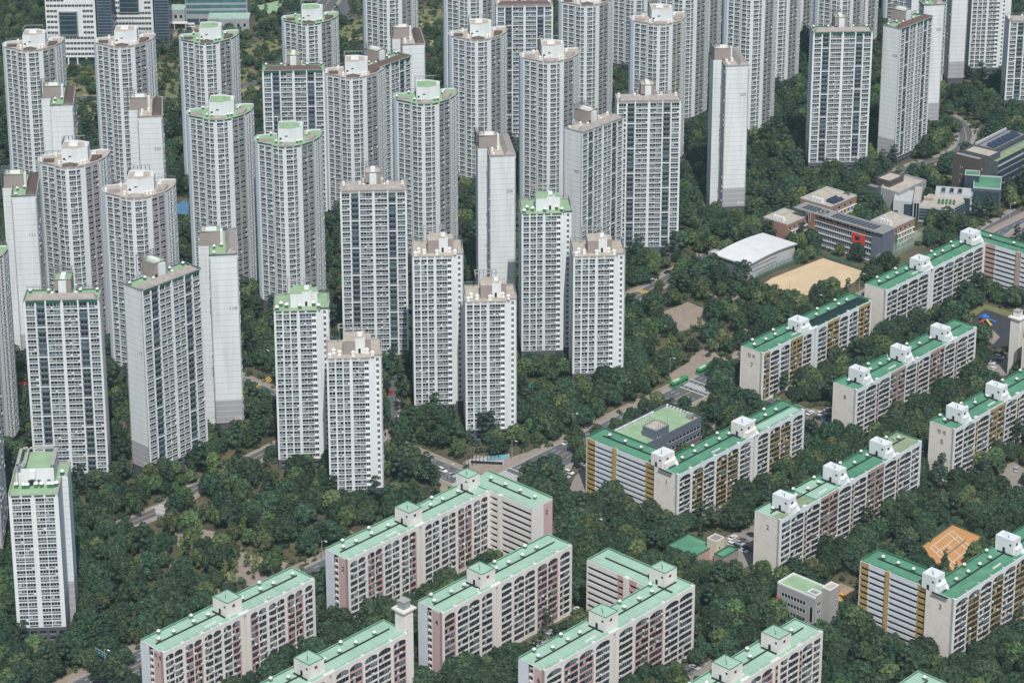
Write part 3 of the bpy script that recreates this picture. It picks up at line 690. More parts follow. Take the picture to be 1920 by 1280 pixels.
    for pi_, (a, b, c, e, m) in enumerate(patches):
        zp = zr + .012 + .012 * pi_; rf.face([(a * L + .3, c * D + .2, zp), (b * L, c * D + .2, zp), (b * L, e * D - .3, zp), (a * L + .3, e * D - .3, zp)], m)
    for q in range(int(L / 9)): rf.box(4 + q * 9, 4.06 + q * 9, .3, D - .4, zr, zr + .02, rd, 'b')
    rf.build('roof', root)
    cpipe = MB(); yc = D * .52
    cpipe.box(2.2, L - 3, yc - .18, yc + .18, zr, zr + .5, pipe, 'b')
    for bx, by, *_ in boxes:
        cpipe.box(bx * L - 1.2, bx * L - .7, D * .2, D * .75, zr, zr + .5, pipe, 'b')
    if wpoly and wing[1] == 'back': cpipe.box((wpoly[0][0] + wpoly[1][0]) / 2 - .2, (wpoly[0][0] + wpoly[1][0]) / 2 + .2, D + 2, wpoly[2][1] - 4, zr, zr + .5, pipe, 'b')
    if wpoly and wing[1] == 'fwd': cpipe.box((wpoly[0][0] + wpoly[1][0]) / 2 - .2, (wpoly[0][0] + wpoly[1][0]) / 2 + .2, wpoly[0][1] + 6, D * .5, zr, zr + .5, pipe, 'b')
    cpipe.build('roof_pipe', root)
    vp = []
    for q in range(int(L / 8)):
        vp.append((4 + q * 8 + rr.uniform(-1, 1), yc + rr.choice((1.0, 1.2)), zr))
    for q in range(int(L / 16)): vp.append((7 + q * 16 + rr.uniform(-2, 2), D - 1.0, zr))
    if wpoly:
        for q in range(4): vp.append(((wpoly[0][0] + wpoly[1][0]) / 2 + 1.1, wpoly[0][1] + (wpoly[2][1] - wpoly[0][1]) * (q + .6) / 4.4, zr))
    bx_ = [(b[0] * L, b[1]) for b in boxes]
    vp = [v for v in vp if all(not (bx - 1.2 < v[0] < bx + 7.4) for bx, by in bx_ if by < D)]
    vents(root, vp, 'm' if kind == 'S' else 'g')
    k2 = MB()
    for q in range(5): k2.box(L * .30 + q * 1.1, L * .30 + q * 1.1 + .7, D * .2, D * .2 + .6, zr, zr + .45, ventw, 'b')
    k2.build('roof_vent_row', root)
    for b in boxes:
        stair_box(root, b[0] * L, b[1], zr, *(b[2] if len(b) > 2 else (6, 7, 5)), kind=kind, m1=boxm or None)
    for dx, dy in dishes: dish(root, dx * L, dy * D, zr)
    if num and num != '2x' and not (wing and wing[1] == 'fwd' and kind == 'G'):
        if kind == 'S':
            wall_text(text_mesh(num, 2.8, txtd), root, -.06, D * .22, h - (6.4 if name else 5.2), 'L')
            if name: wall_text(text_mesh(name, 1.9, txtd), root, -.06, D * .22, h - 3.0, 'L')
        else:
            zz = h - (8 if name else 5.5)
            wall_text(text_mesh(num, 3.0, txtb), root, -.06, D * .48, zz, 'L')
            if name: wall_text(text_mesh(name, 2.2, txtb), root, -.06, D * .5, h - 3.6, 'L')
            if numlow: wall_text(text_mesh(num, 3.0, txtb), root, -.06, D * .55, 5.5, 'L')
    foot(root, poly, h)
    if wpoly: foot(root, wpoly, h)
    return root

# ================================================================== the tower estate
def hgt(u, vt, vb):                              # height of something standing at ground pixel (u,vb) that tops out at row vt
    g = at(u, vb); lo, hi = 0, 300
    for _ in range(40):
        m = (lo + hi) / 2
        lo, hi = (m, hi) if proj(g.x, g.y, m)[1] > vt else (lo, m)
    return lo
def topx(u, vb, h):                              # pixel of the roof point above ground pixel (u, vb)
    g = at(u, vb); return proj(g.x, g.y, h)[:2]
plate('wide frontal slab tower with green roof edges, behind the short green-roofed tower at lower left', (43, 561), 85.5, 3.1, 31.6, num=None)
plate('white turned slab tower with green roof and faint number 117 on its left wall', (265, 543), 89.0, 48.4, 33.2, num='117', numz=30, numlow=True)
plate('blank-sided white tower seen end on, with number 118 and mauve panels at its foot', (446, 474), 86, 97, 31, D=12.6, num='118', numz=26, numlow=True)
plate('tall frontal slab tower with faded roof, mid picture, behind the point tower nearest the avenue', (637, 356), 88.5, 3.6, 30.9, green=False)
plate('frontal slab tower with faded roof standing directly right of the tower marked 207', (1157, 188), 88, 3.2, 33, green=False)
plate('frontal slab tower with green lift house at upper right, standing among dense trees', (1525, 59), 85, 3.3, 33.8)
plate('frontal slab tower with dark brown roof strip, upper left of centre behind two curved towers', (491, 131), 88, 3, 33, green=True, tilem=tile)
plate('frontal slab tower cut by the top edge, between two curved towers at top centre', (930, 9), 88, 3.8, 33, green=False, tilem=tile)
plate('white slab tower turned to the right with number 207 on its pale left wall', (1091, 247), 82, 48, 33, green=False, num='207', numz=22)
plate('white turned slab tower with patchy brown roof and green lift house at upper right', (1689, 53), 83, 48.5, 33.6, tilem=tile, num='202', numz=17)
plate('turned slab tower with dark brown roof strip before a blank white end wall, upper centre', (692, 131), 85, 51, 34.4, tilem=tile)
plate('blank white tower end with brown roof, behind the turned brown-roofed slab at upper centre', (797, 81), 85, 97, 31, D=12.8, green=False, tilem=tile)
plate('blank white tower end with brown roof and green edges, before the leftmost back-row curved tower', (137, 194), 86, 97, 31, D=11.8, tilem=tile)
plate('blank white tower end with brown roof, beige lift house and number 222 on its wall', (304, 216), 86, 97, 31, D=12.5, green=False, tilem=tile, num='222', numz=18)
plate('blank grey-white tower with number 111 at the left edge, half hidden by a curved tower', (68, 364), 86, 97, 31, D=11.6, tilem=tile, num='111', numz=20)
plate('blank white tower with number 206 seen end on, behind the beige-roofed point towers', (967, 289), 86, 97, 31, D=12.8, green=False, num='206', numz=19)
plate('blank white tower end with number 209, standing clear above trees right of centre', (1405, 121), 87, 97, 31, D=12.9, green=False, num='209', numz=17, numlow=True)
plate('blank white tower end with dark slits, hidden behind the turned tower at upper right', (1772, 7), 78, 97, 31, D=12.8, num='203', numz=16)
t_ = topx(1806, 165, 82); plate('blank white tower end with a strip of windows on its left, top right', t_, 82, 97, 31, D=10.5, rearcells=True)
plate('shorter frontal slab tower cut by the right edge at the top', (1893, 38), 58, 3, 33, green=False)
t_ = topx(8, 1056, 82); plate('slab tower at the left edge showing only a window strip, beside the short green-roofed tower', t_, 82, 97, 31, D=12)

curved('curved white tower with beige roof and brown tiles, leftmost of the back row', (52, 97), 87, tilem=tile)
curved('curved white tower with beige roof and brown tiles, second from left in the back row', (225, 90), 90, tilem=tile)
curved('curved white tower with green terrace and brown tiles, third from left in the back row', (385, 83), 87, roofm=roofgreen)
curved('curved white tower with green terrace standing against the meadow, top left of centre', (577, 47), 80, roofm=roofgreen)
curved('curved tower cut by the top edge above the turned slab with dark brown roof', (729, -10), 85)
curved('curved white tower with beige roof, brown tiles, behind the tower marked 206 at top', (895, 77), 90)
curved('curved white tower with beige roof and mauve stripes at left, beside the tower marked 111', (127, 316), 95, side=mauve)
curved('curved white tower with beige lift house and mauve stripes, directly behind the tower marked 117', (251, 374), 93, tilem=tileg, side=mauve)
curved('curved white tower with green terrace behind the tower marked 118', (405, 227), 97, roofm=roofgreen, tilem=tileg)
curved('curved white tower with green terrace and taupe stripes, right of the tower marked 118', (535, 277), 90, roofm=roofgreen, tilem=tileg)
curved('curved white tower with beige roof and brown tiles, overlapping the turned brown-roofed slab', (660, 148), 85)
curved('curved white tower with green terrace, midway between the towers marked 118 and 206', (795, 197), 91, roofm=roofgreen, tilem=tileg)
curved('curved white tower with faded roof, right of the tower marked 206', (1031, 118), 90, tilem=tileg)
curved('curved white tower with olive stripes and faded roof, left of the tower marked 209', (1237, 48), 90, tilem=tileg, side=olive)
curved('curved tower whose brown roof tiles just show at the top edge, right of centre', (1100, 12), 87)
curved('curved tower cut by the top edge, left of the frontal slab at top centre', (881, -22), 88)
curved('curved tower cut by the top edge, left of the tower marked 209', None, 90, ground=(1279, 240))
curved('curved tower cut by the top edge, directly behind the tower marked 209', None, 90, ground=(1404, 270))
curved('far curved tower of which a narrow strip shows left of the tower marked 209', None, 90, ground=(1308, 118))
curved('curved tower cut by the top edge, right of the tower behind the one marked 209', None, 90, ground=(1454, 170))
curved('far curved tower showing a narrow strip left of the frontal slab with green lift house', None, 90, ground=(1484, 78))
curved('curved tower cut by the top edge, behind the frontal slab with green lift house', None, 90, ground=(1573, 152))
curved('far curved tower whose right edge shows beside the frontal slab with green lift house', None, 90, ground=(1604, 100))
curved('far curved tower behind the lift house of the turned tower at upper right', None, 88, ground=(1702, 60))
curved('far curved tower cut by the top edge, behind the curved tower with olive stripes', None, 90, ground=(1190, 142))
p_ = at(38, 826); R0G = proj(p_.x - 17.5 * math.cos(R(3)) + 20.9 * math.sin(R(3)), p_.y - 17.5 * math.sin(R(3)) - 20.9 * math.cos(R(3)), 0)[:2]
curved('curved tower with green terrace at the left edge, only its right side in the picture', None, 92, ground=R0G, roofm=roofgreen)

point('point tower with green roof, left one of the front pair below centre', (513, 580), 76, 4, green=True, Wd=19.3)
point('point tower with beige roof and white lift house, nearest the avenue below centre', (612, 669), 67.5, 4, Wd=18.9)
point('point tower with beige roof, left one of the pair behind tall pines, centre', (773, 478), 78.5, 4, Wd=18.8)
point('point tower with beige roof, right one of the pair behind tall pines, centre', (872, 563), 67.5, 4, Wd=18.8)
point('point tower with green roof, right of the tower marked 206', (978, 398), 77, 4, green=True, Wd=19.8)
point('rightmost point tower with beige roof, below the tower marked 207', (1075, 478), 65, 4, Wd=20.3)
t_ = topx(1814, 146, 82); point('far point tower with white wing at top right, behind the wooded knoll', t_, 82, 3, Wd=19.5, step=7, stepb=4)
# short tower at lower left: two blocks
def short_tower():
    h = 62.7; p = at(15, 925, h)
    root = thing('point_tower', 'short white tower with bright green roof terrace at lower left', 'apartment tower', (p.x, p.y, 0), R(4), 'slim point towers along the avenue')
    W = MB(); cells = []; zf = h - 1.2; n = 20; z0 = zf - .9 - n * HF; zt = zf - .7; Wd, D = 18.3, 14.0
    facade(W, cells, (0, 0), (Wd, 0), [(1.3, 4.5, 'w'), (4.8, 8.0, 'w'), (9.9, 13.1, 'w'), (13.4, 16.6, 'w')], n, HF, z0, zt, .5)
    base_floor(W, (0, 0), (Wd, 0), z0, .5)
    g = z0 + 4 * HF
    for (a, b) in (((Wd, 0), (Wd, D)), ((Wd, D), (Wd - 1.2, D)), ((Wd - 1.2, D), (Wd - 1.2, D + 1)), ((Wd - 1.2, D + 1), (Wd + 2.2, D + 1)), ((Wd + 2.2, D + 1), (Wd + 2.2, D + 12)), ((Wd + 2.2, D + 12), (0, D + 12)), ((0, D + 12), (0, 0))):
        d = Vector((b[0] - a[0], b[1] - a[1])); t = tuple(d / d.length); L = d.length
        W.fquad(a, t, 0, L, 0, 0, g, panelg); W.fquad(a, t, 0, L, 0, g, zf + .4, blue if a[0] > 17 and L > 5 else panel)  # right side takes the panel with painted bluish shade
    W.build('wall', root); emit_cells(root, cells, 'window')
    rf = MB(); rf.prism([(.2, .2), (Wd - .2, .2), (Wd - .2, D + 1.2), (Wd + 2, D + 1.2), (Wd + 2, D + 11.8), (.2, D + 11.8)], zf - .05, zf, roofgreen, side=False)
    rf.box(0, Wd, -.1, .3, zf + .2, zf + .5, parap, 'b'); rf.box(.1, Wd - .1, .05, .25, zt, zf + .2, emerd, 'b')
    for x0, x1, y0, y1 in ((-.1, .4, 0, D + 12), (Wd - .4, Wd + .1, .3, D), (Wd + 1.8, Wd + 2.3, D + 1, D + 12), (.4, Wd + 1.8, D + 11.6, D + 12.1)): rf.box(x0, x1, y0, y1, zf, zf + .9, parap, 'b')
    for q in (.5, 4.65, 9, 13.25, 17.7): rf.box(q - .45, q + .45, -.04, .3, zt, zf + .2, white, 'b')
    rf.build('roof', root)
    k = MB(); k.box(4, 16.2, 8.6, D + 10, zf, zf + 6.3, white, 'b', roofgreen); k.box(4, 16.2, 8.6, 8.9, zf + 6.302, zf + 6.8, white, 'b'); k.box(7.4, 9.4, 6.8, 8.6, zf + 3.4, zf + 6.6, ventw, ''); k.box(1.9, 4, 10, D + 8, zf, zf + 3.6, white, 'b')
    o = k.build('lift_house', root)
    d = MB(); d.box(9.9, 11.2, 8.5, 8.58, zf, zf + 2.3, rail, ''); d.box(13.6, 14.8, 8.5, 8.58, zf, zf + 2.3, rail, ''); d.box(6.6, 8.4, 7.4, 8.55, zf + .8, zf + 2.2, dark, ''); d.build('door', o)
    f = MB(); z7 = zf + 8
    for a, b, c, e in ((2.2, 16.6, D + 9, D + 10), (2.2, 3.4, 9, D + 10), (5.2, 6, 9.2, D + 10), (15, 16.6, 9, D + 10), (2.2, 6, 9, 9.5)): f.box(a, b, c, e, z7, z7 + .5, parap)
    for a, b in ((2.4, 9.2), (15.6, 9.2), (2.4, D + 9.5), (15.6, D + 9.5), (9, D + 9.5)): f.box(a, a + .4, b, b + .4, zf, z7, parap)
    f.build('roof_frame', o)
    vents(root, [(2.2, 7.0, zf), (5.0, 6.4, zf), (6.4, 6.4, zf), (9.6, 6.8, zf), (11.6, 6.8, zf), (14.4, 6.6, zf), (15.8, 6.6, zf), (17.2, 7.2, zf), (Wd, D + 2.5, zf)], 'g', True)
    foot(root, [(0, 0), (Wd, 0), (Wd + 2.2, D + 12), (0, D + 12)], h)
short_tower()

# ================================================================== slab blocks
dist = lambda a, b, h: (at(*a, h) - at(*b, h)).length
slab('pale block with mint roof and figure 1 on its pink end wall', (305, 1222), 30, 73, '|A:A|P:P|A:A|A:P|S|P:A|A:A|P:P|A|', 'S', num='1', name='미 성', boxes=[(.44, 2.2, (7, 8, 5.5))], dishes=[(.7, .1)])
slab('pale L-shaped block with mint roof and figure 2 on both pink end walls', (652, 1048), 30, 78, '|A:A|P:P|A:A|A:P|S|A:A|A:A|P:P|A:A|', 'S', num='2', boxes=[(.45, 2.2, (7, 8, 5.5)), (.925, 6, (6.5, 7, 5.5))], wing=('R', 'fwd', dist((911, 922), (993, 954), 30), 12.5))
slab('mint-roofed block cut by the bottom edge, with a white chimney at its right end', (765, 1183), 30, 62, '|A:A|A|S|A:P|A:A|P|', 'S', anchor='R', boxes=[(.26, 2.2, (7, 8, 5.5))])
slab('pale block with mint roof and figure 4 on its pink end wall', (829, 1148), 30, 71, '|P|A:A|A|S|A|A:A|P:P|A|', 'S', num='4', boxes=[(.33, 2.2, (7, 8, 5.5))])
slab('pale L-shaped block with mint roof and figure 6 on its pink end wall', (1021, 1256), 30, 83, '|A|P:P|A|S|A|P:P|A:A|', 'S', num='6', boxes=[(.42, 2.2, (7, 8, 5.5)), (.89, 7, (7, 7.5, 5.8))], wing=('R', 'back', dist((1133, 1018), (1240, 1068), 30), 12.5))
slab('mint-roofed block with two stair houses cut by the bottom edge, right of centre', (1543, 1181), 30, 68, '|A:A|A|K|A:P|K|F:AKA:F|', 'S', anchor='R', boxes=[(.25, 2.2, (7, 8, 5.5)), (.66, 2.2, (7, 8, 5.5))])
slab('mint-roofed block of which only a roof corner shows at the bottom edge, lower right', (1722, 1256), 30, 40, '|A:A|S|A:A|', 'S', anchor='BR')
slab('L-shaped block with emerald roof, mustard bands and figure 1 on its beige end', (1271, 889), 26, 86, '|A|Y:A|Y:Y|A|S|A|Y:Y|A|', 'G', num='1', nfl=10, boxes=[(.0, 8.4, (8, 6, 5.2)), (.53, 1.6, (7.5, 7, 5.4))], wing=('L', 'back', dist((1107.5, 821), (1231, 876), 26), 12), boxm=creamw, patches=[(.66, .98, .05, .45, mint)])
slab('block with half-dark emerald roof, mustard bays and figure 7 on its end wall', (1430, 661), 25, 85, '|M:A|A:M:M:A|S|A:M:M:A|A:M:M|', 'G', num='7', name='진 주', nfl=9, boxes=[(.36, 2, (7, 7, 4.6))], patches=[(.48, .99, .05, .62, wetroof)])
slab('block with emerald roof, two stair houses and plain white arches, below the sand field', (1662, 543), 26, 85.5, '|A:A:A:A|S|A:A:A:A:A|', 'G', num='8', nfl=9, boxes=[(.37, 1.6, (7.5, 7, 5)), (.91, 3, (8, 7, 5.4))], wing=('R', 'fwd', 48, 12.5))
slab('block with emerald roof, three stair houses and figure 6 on its beige end wall', (1606, 730), 25, 95, '|F:AKA:B:B:AKA:B:B:AKA:F|', 'G', num='6', numlow=True, nfl=9, boxes=[(.075, 1.6, (5, 8, 5.6)), (.41, 1.6, (5, 8, 5.6)), (.745, 1.6, (5, 8, 5.6))], dishes=[(.4, .85)])
slab('block with emerald roof, mustard bays and figure 5 on its end wall', (1790, 804), 26, 100, '|F:AKA:M:M:AKA:M:M:AKA:F|', 'G', num='5', name='진 주', nfl=9, boxes=[(.075, 1.6, (5, 8, 5.6)), (.38, 1.6, (5, 8, 5.6))], dishes=[(.3, .8)])
slab('block with patchy mossy roof, three stair houses and figure 2 on its end wall', (1463, 974), 28.7, 97, '|F:AKA:B:B:AKA:B:B:AKA:F|', 'G', num='2', numlow=True, boxes=[(.075, 1.6, (5, 8, 5.6)), (.42, 1.6, (5, 8, 5.6)), (.75, 1.6, (5, 8, 5.6))], dishes=[(.55, .8), (.92, .7)],
     patches=[(.0, .09, .0, 1, mossroof), (.0, .12, .35, 1, mint), (.09, .24, 0, .75, mossroof), (.25, .40, .05, .98, mint), (.82, .995, .02, .98, mossroof)])
slab('L-shaped block with emerald roof, mustard bands and figure 3 on its beige end', (1790, 1123), 28.5, 100, '|A:Y:A:Y:A:Y:A:Y:A:Y:A:Y|', 'G', num='3', numlow=True, boxes=[(.0, 8.6, (6, 6, 5.8)), (.44, 3, (5, 8, 5.8))], wing=('L', 'back', dist((1611, 1049), (1735, 1101), 28.5), 12))
slab('block at the right edge showing only a cream end wall behind a tall chimney', (1962, 645), 25, 50, '|A:A:A:A|S|A:A|', 'G', nfl=9)

def chimney(label, u, vb, vt, wd):
    p = at(u, vb); h = hgt(u, vt, vb)
    r = thing('chimney_tower', label, 'chimney', (p.x, p.y, 0), R(47)); a = wd / 2
    m = MB(); m.box(-a, a, -a, a, 0, h - 4, beigeb if u > 1000 else creamw, 'b'); m.box(-a * .55, a * .55, -a - .12, -a, 0, h - 4, creamw, 'b'); m.build('shaft', r)
    m = MB(); m.box(-a - .9, a + .9, -a - .9, a + .9, h - 4, h - 3.4, creamw); m.box(-a * .7, a * .7, -a * .7, a * .7, h - 3.4, h - .6, greyw if u < 1000 else creamw, 'b'); m.box(-a * .8, a * .8, -a * .8, a * .8, h - .6, h - .3, parap); m.build('cap', r)
    foot(r, [(-a, -a), (a, -a), (a, a), (-a, a)], h)
chimney('square white chimney with flat cap at the right end of a mint-roofed block', 760, 1312, 1122, 4.6)
chimney('square beige chimney with a flat cap at the right edge, beside a car park', 1901, 703, 580, 4.6)

# ================================================================== other buildings
def block(root, name, x0, x1, y0, y1, z0, z1, mw, mr, strips=(), rim=.8, rimm=None):
    m = MB(); m.box(x0, x1, y0, y1, z0, z1, mw, 'bt')
    m.box(x0, x1, y0, y1, z1 - .1, z1 - .05, mr, 'b0123')
    rm = rimm or mw
    for a, b, c, e in ((x0, x1, y0, y0 + .4), (x0, x1, y1 - .4, y1), (x0, x0 + .4, y0 + .4, y1 - .4), (x1 - .4, x1, y0 + .4, y1 - .4)): m.box(a, b, c, e, z1, z1 + rim, rm, 'b')
    o = m.build(name, root)
    for side, a, b, zl, zh, n, gm in strips:
        P0, T, Ln = {'F': ((x0, y0), (1, 0), x1 - x0), 'L': ((x0, y1), (0, -1), y1 - y0), 'R': ((x1, y0), (0, 1), y1 - y0)}[side]
        w = MB(); w.fquad(P0, T, a * Ln, b * Ln, -.05, zl, zh, gm)
        for i in range(n + 1):
            s = Ln * (a + (b - a) * i / max(1, n)); w.fbox(P0, T, s - .08, s + .08, -.12, -.02, zl, zh, concd if gm in (bluegl, tealgl) else frame, 'b')
        w.fbox(P0, T, a * Ln, b * Ln, -.14, -.02, zl - .12, zl, frame, ''); w.build('window', o)
    return o
brick = mat('red_brick', (0.29, 0.165, 0.12), 0.9, 0.12, 0.6, False, (1.6, 0, 0.1), seamcol=1.35)
concrete = mat('grey_concrete', (0.30, 0.31, 0.32), 0.85, 0.1, 0.3)
concd = mat('dark_grey_cladding', (0.085, 0.095, 0.11), 0.7, 0.1, 0.3)
concl = mat('light_grey_cladding', (0.46, 0.47, 0.475), 0.8, 0.08, 0.3)
metalroof = mat('grey_metal_roof', (0.27, 0.265, 0.255), 0.6, 0.06, 0.3)
whiteroof = mat('white_membrane_roof', (0.68, 0.68, 0.67), 0.7, 0.05, 0.2, stain=(.25, .5, (.5, .48, .45)))
solar = mat('solar_panel', (0.03, 0.04, 0.07), 0.25, 0.2, 0.8, spec=0.5)
redp = mat('red_panel', (0.55, 0.055, 0.04), 0.6, 0.08, 0.6)
bluegl = mat('blue_curtain_glass', (0.03, 0.055, 0.075), 0.2, 0.3, 0.3, spec=0.5)
tealgl = mat('teal_curtain_glass', (0.07, 0.16, 0.17), 0.2, 0.25, 0.3, spec=0.5)
navy = mat('navy_grey_wall', (0.13, 0.145, 0.185), 0.8, 0.08, 0.3)
darkbr = mat('dark_brown_brick', (0.085, 0.065, 0.06), 0.85, 0.12, 0.6, False, (3.6, 0, .04), seamcol=2.0)
limeg = mat('lime_green_panel', (0.36, 0.48, 0.12), 0.7, 0.05, 1); skyb = mat('sky_blue_panel', (0.35, 0.55, 0.66), 0.7, 0.05, 1); yell = mat('yellow_panel', (0.66, 0.48, 0.14), 0.7, 0.05, 1); lilac = mat('lilac_panel', (0.5, 0.4, 0.55), 0.7, 0.05, 1)
teal = mat('teal_panel', (0.02, 0.16, 0.2), 0.6, 0.05, 1)
def wfoot(root, x0, x1, y0, y1, h, pad=1.5): foot(root, [(x0, y0), (x1, y0), (x1, y1), (x0, y1)], h, pad)
def angle_between(a, b, h):
    d = at(*b, h) - at(*a, h); return math.atan2(d.y, d.x), d.length
# commercial building inside the L
def commercial():
    h = 14; a = at(1315, 784, h); ang = R(47); Ln = dist((1155, 806), (1251, 758), h) + 4; Dp = dist((1251, 758), (1315, 783), h)
    r = thing('shop_building', 'low grey shopping building with pale green roof, inside an L-shaped emerald-roofed block', 'shop building', (a.x - math.cos(ang) * Ln, a.y - math.sin(ang) * Ln, 0), ang)
    block(r, 'wall', 0, Ln, 0, Dp, 0, h, navy, roofgreen, [('F', .42, .98, 9.6, 10.8, 9, gl0), ('F', .42, .98, 6.0, 7.2, 9, gl0)], .9)
    k = MB()
    for i, m in enumerate((redp, txtb, teal, lilac, redp, darkbr, redp)): k.fquad((0, 0), (1, 0), Ln * (.45 + .075 * i), Ln * (.515 + .075 * i), -.2, 2.9, 4.3, m)
    k.build('shop_sign', r)
    k = MB(); k.fquad((0, 0), (1, 0), Ln * .42, Ln * .98, -.1, 0, 2.8, gl0); k.fbox((0, 0), (1, 0), Ln * .42, Ln * .98, -1.3, 0, 2.75, 2.88, greyw, ''); k.build('shop_front', r)
    block(r, 'roof_room', Ln * .22, Ln * .44, .3, 8, h, h + 4.4, navy, roofbeige, [('F', .1, .3, h + 1, h + 2, 1, gl0)], .4, greyw)
    k = MB()
    for i in range(11):
        x = Ln * .24 + (i % 6) * 1.5; y = 1 if i < 6 else 7; k.tube((x, y, h + 4.4), (x, y, h + 6.6 + (i % 3) * .6), .06, railm, 4)
    k.build('antenna', r)
    for i in range(30):
        x = Ln * (.08 + .9 * i / 30) if i < 22 else Ln - 1.2; y = Dp - 1.4 if i < 22 else 5 + (i - 22) * 1.9
        m = MESH.get('condenser')
        if not m: 
            q = MB(); q.box(-.55, .55, -.35, .35, 0, 1.2, ac, 'b'); q.fquad((-.4, -.36), (1, 0), 0, .8, 0, .25, 1.0, greyw); m = MESH['condenser'] = q.mesh('condenser')
        link('air_conditioner', m, r, (x, y, h), rng.uniform(-.2, .2))
    q = MB(); q.box(Ln - 4.4, Ln - 2.2, 2.4, 4.8, h, h + 2.4, greyw, 'b'); q.box(Ln - 4.0, Ln - 2.6, 2.2, 2.4, h + .4, h + 1.4, redp, 'b'); q.build('cooling_unit', r)
    wfoot(r, 0, Ln, 0, Dp, h)
commercial()
def small_office():
    h = 14.5; a = at(1457.5, 1093, h); ang, Ln = angle_between((1457.5, 1093), (1525.6, 1125), h); ang = R(-43); Dp = dist((1525.6, 1125), (1553, 1106), h)
    r = thing('office_building', 'small grey tiled office with grassy green roof beside an orange sand playground', 'office', (a.x, a.y, 0), ang)
    til = mat('grey_tile_wall', (0.36, 0.345, 0.33), 0.85, 0.08, 0.6, False, (.9, 0, .12), seamcol=.8)
    block(r, 'wall', 0, Ln, 0, Dp, 0, h, til, roofgreen, [('F', .12, .76, 10.2, 11.6, 8, gl0), ('F', .12, .76, 6.8, 8.2, 8, gl0), ('F', .12, .76, 3.4, 4.8, 8, gl0), ('F', .86, .95, 4, 10.4, 1, gl0), ('R', .1, .35, 11, 12.2, 2, gl0), ('R', .1, .35, 7.6, 8.8, 2, gl0), ('R', .1, .35, 4.2, 5.4, 2, gl0)], .7, ventw)
    block(r, 'stair_tower', Ln - .2, Ln + 3.6, Dp * .42, Dp, 0, h + 3.2, til, roofbeige, [('R', .6, .75, 12.5, 13.4, 1, gl0), ('R', .6, .75, 9.2, 10.2, 1, gl0), ('R', .6, .75, 5.8, 6.8, 1, gl0)], .4, ventw)
    block(r, 'roof_room', Ln - 4.4, Ln + .1, .4, Dp * .4, h, h + 1.2, til, greyw, (), .4, ventw)
    k = MB(); k.fbox((0, 0), (1, 0), -.05, .8, -.5, -.05, 2.5, 9.5, redp, ''); k.fbox((0, 0), (1, 0), .9, Ln * .5, -.3, -.05, 1.6, 3.0, redp, ''); k.build('shop_sign', r)
    wfoot(r, 0, Ln + 3.6, 0, Dp, h)
small_office()
def guard_house():
    h = 4.6; a = at(1302, 1045, h); Ln = dist((1302, 1045), (1334, 1027), h); Dp = dist((1284, 1015), (1302, 1045), h)
    Dp = dist((1302, 1045), (1279, 1035), h) + 5
    r = thing('community_house', 'low brick house with dark green roof and a square stair tower, beside parked cars', 'house', (a.x, a.y, 0), R(47))
    block(r, 'wall', 0, Ln + 3, 0, Dp + 3, 0, h, rbrown, emer, [('F', .1, .3, 1.4, 2.6, 2, gl0)], .5, emerd)
    block(r, 'stair_tower', Ln - 1, Ln + 4.2, -3.2, 1.6, 0, h + 4.2, creamy, parkc, [('F', .3, .5, 5, 6, 1, gl0)], .35, creamw)
    block(r, 'annex', Ln - 2.5, Ln + 7.5, -8, -3.3, 0, h - .6, taupe, emer, [('F', .5, .62, 1.6, 2.6, 1, gl0)], .5, emerd)
    wfoot(r, 0, Ln + 7, -8, Dp + 3, h)
guard_house()
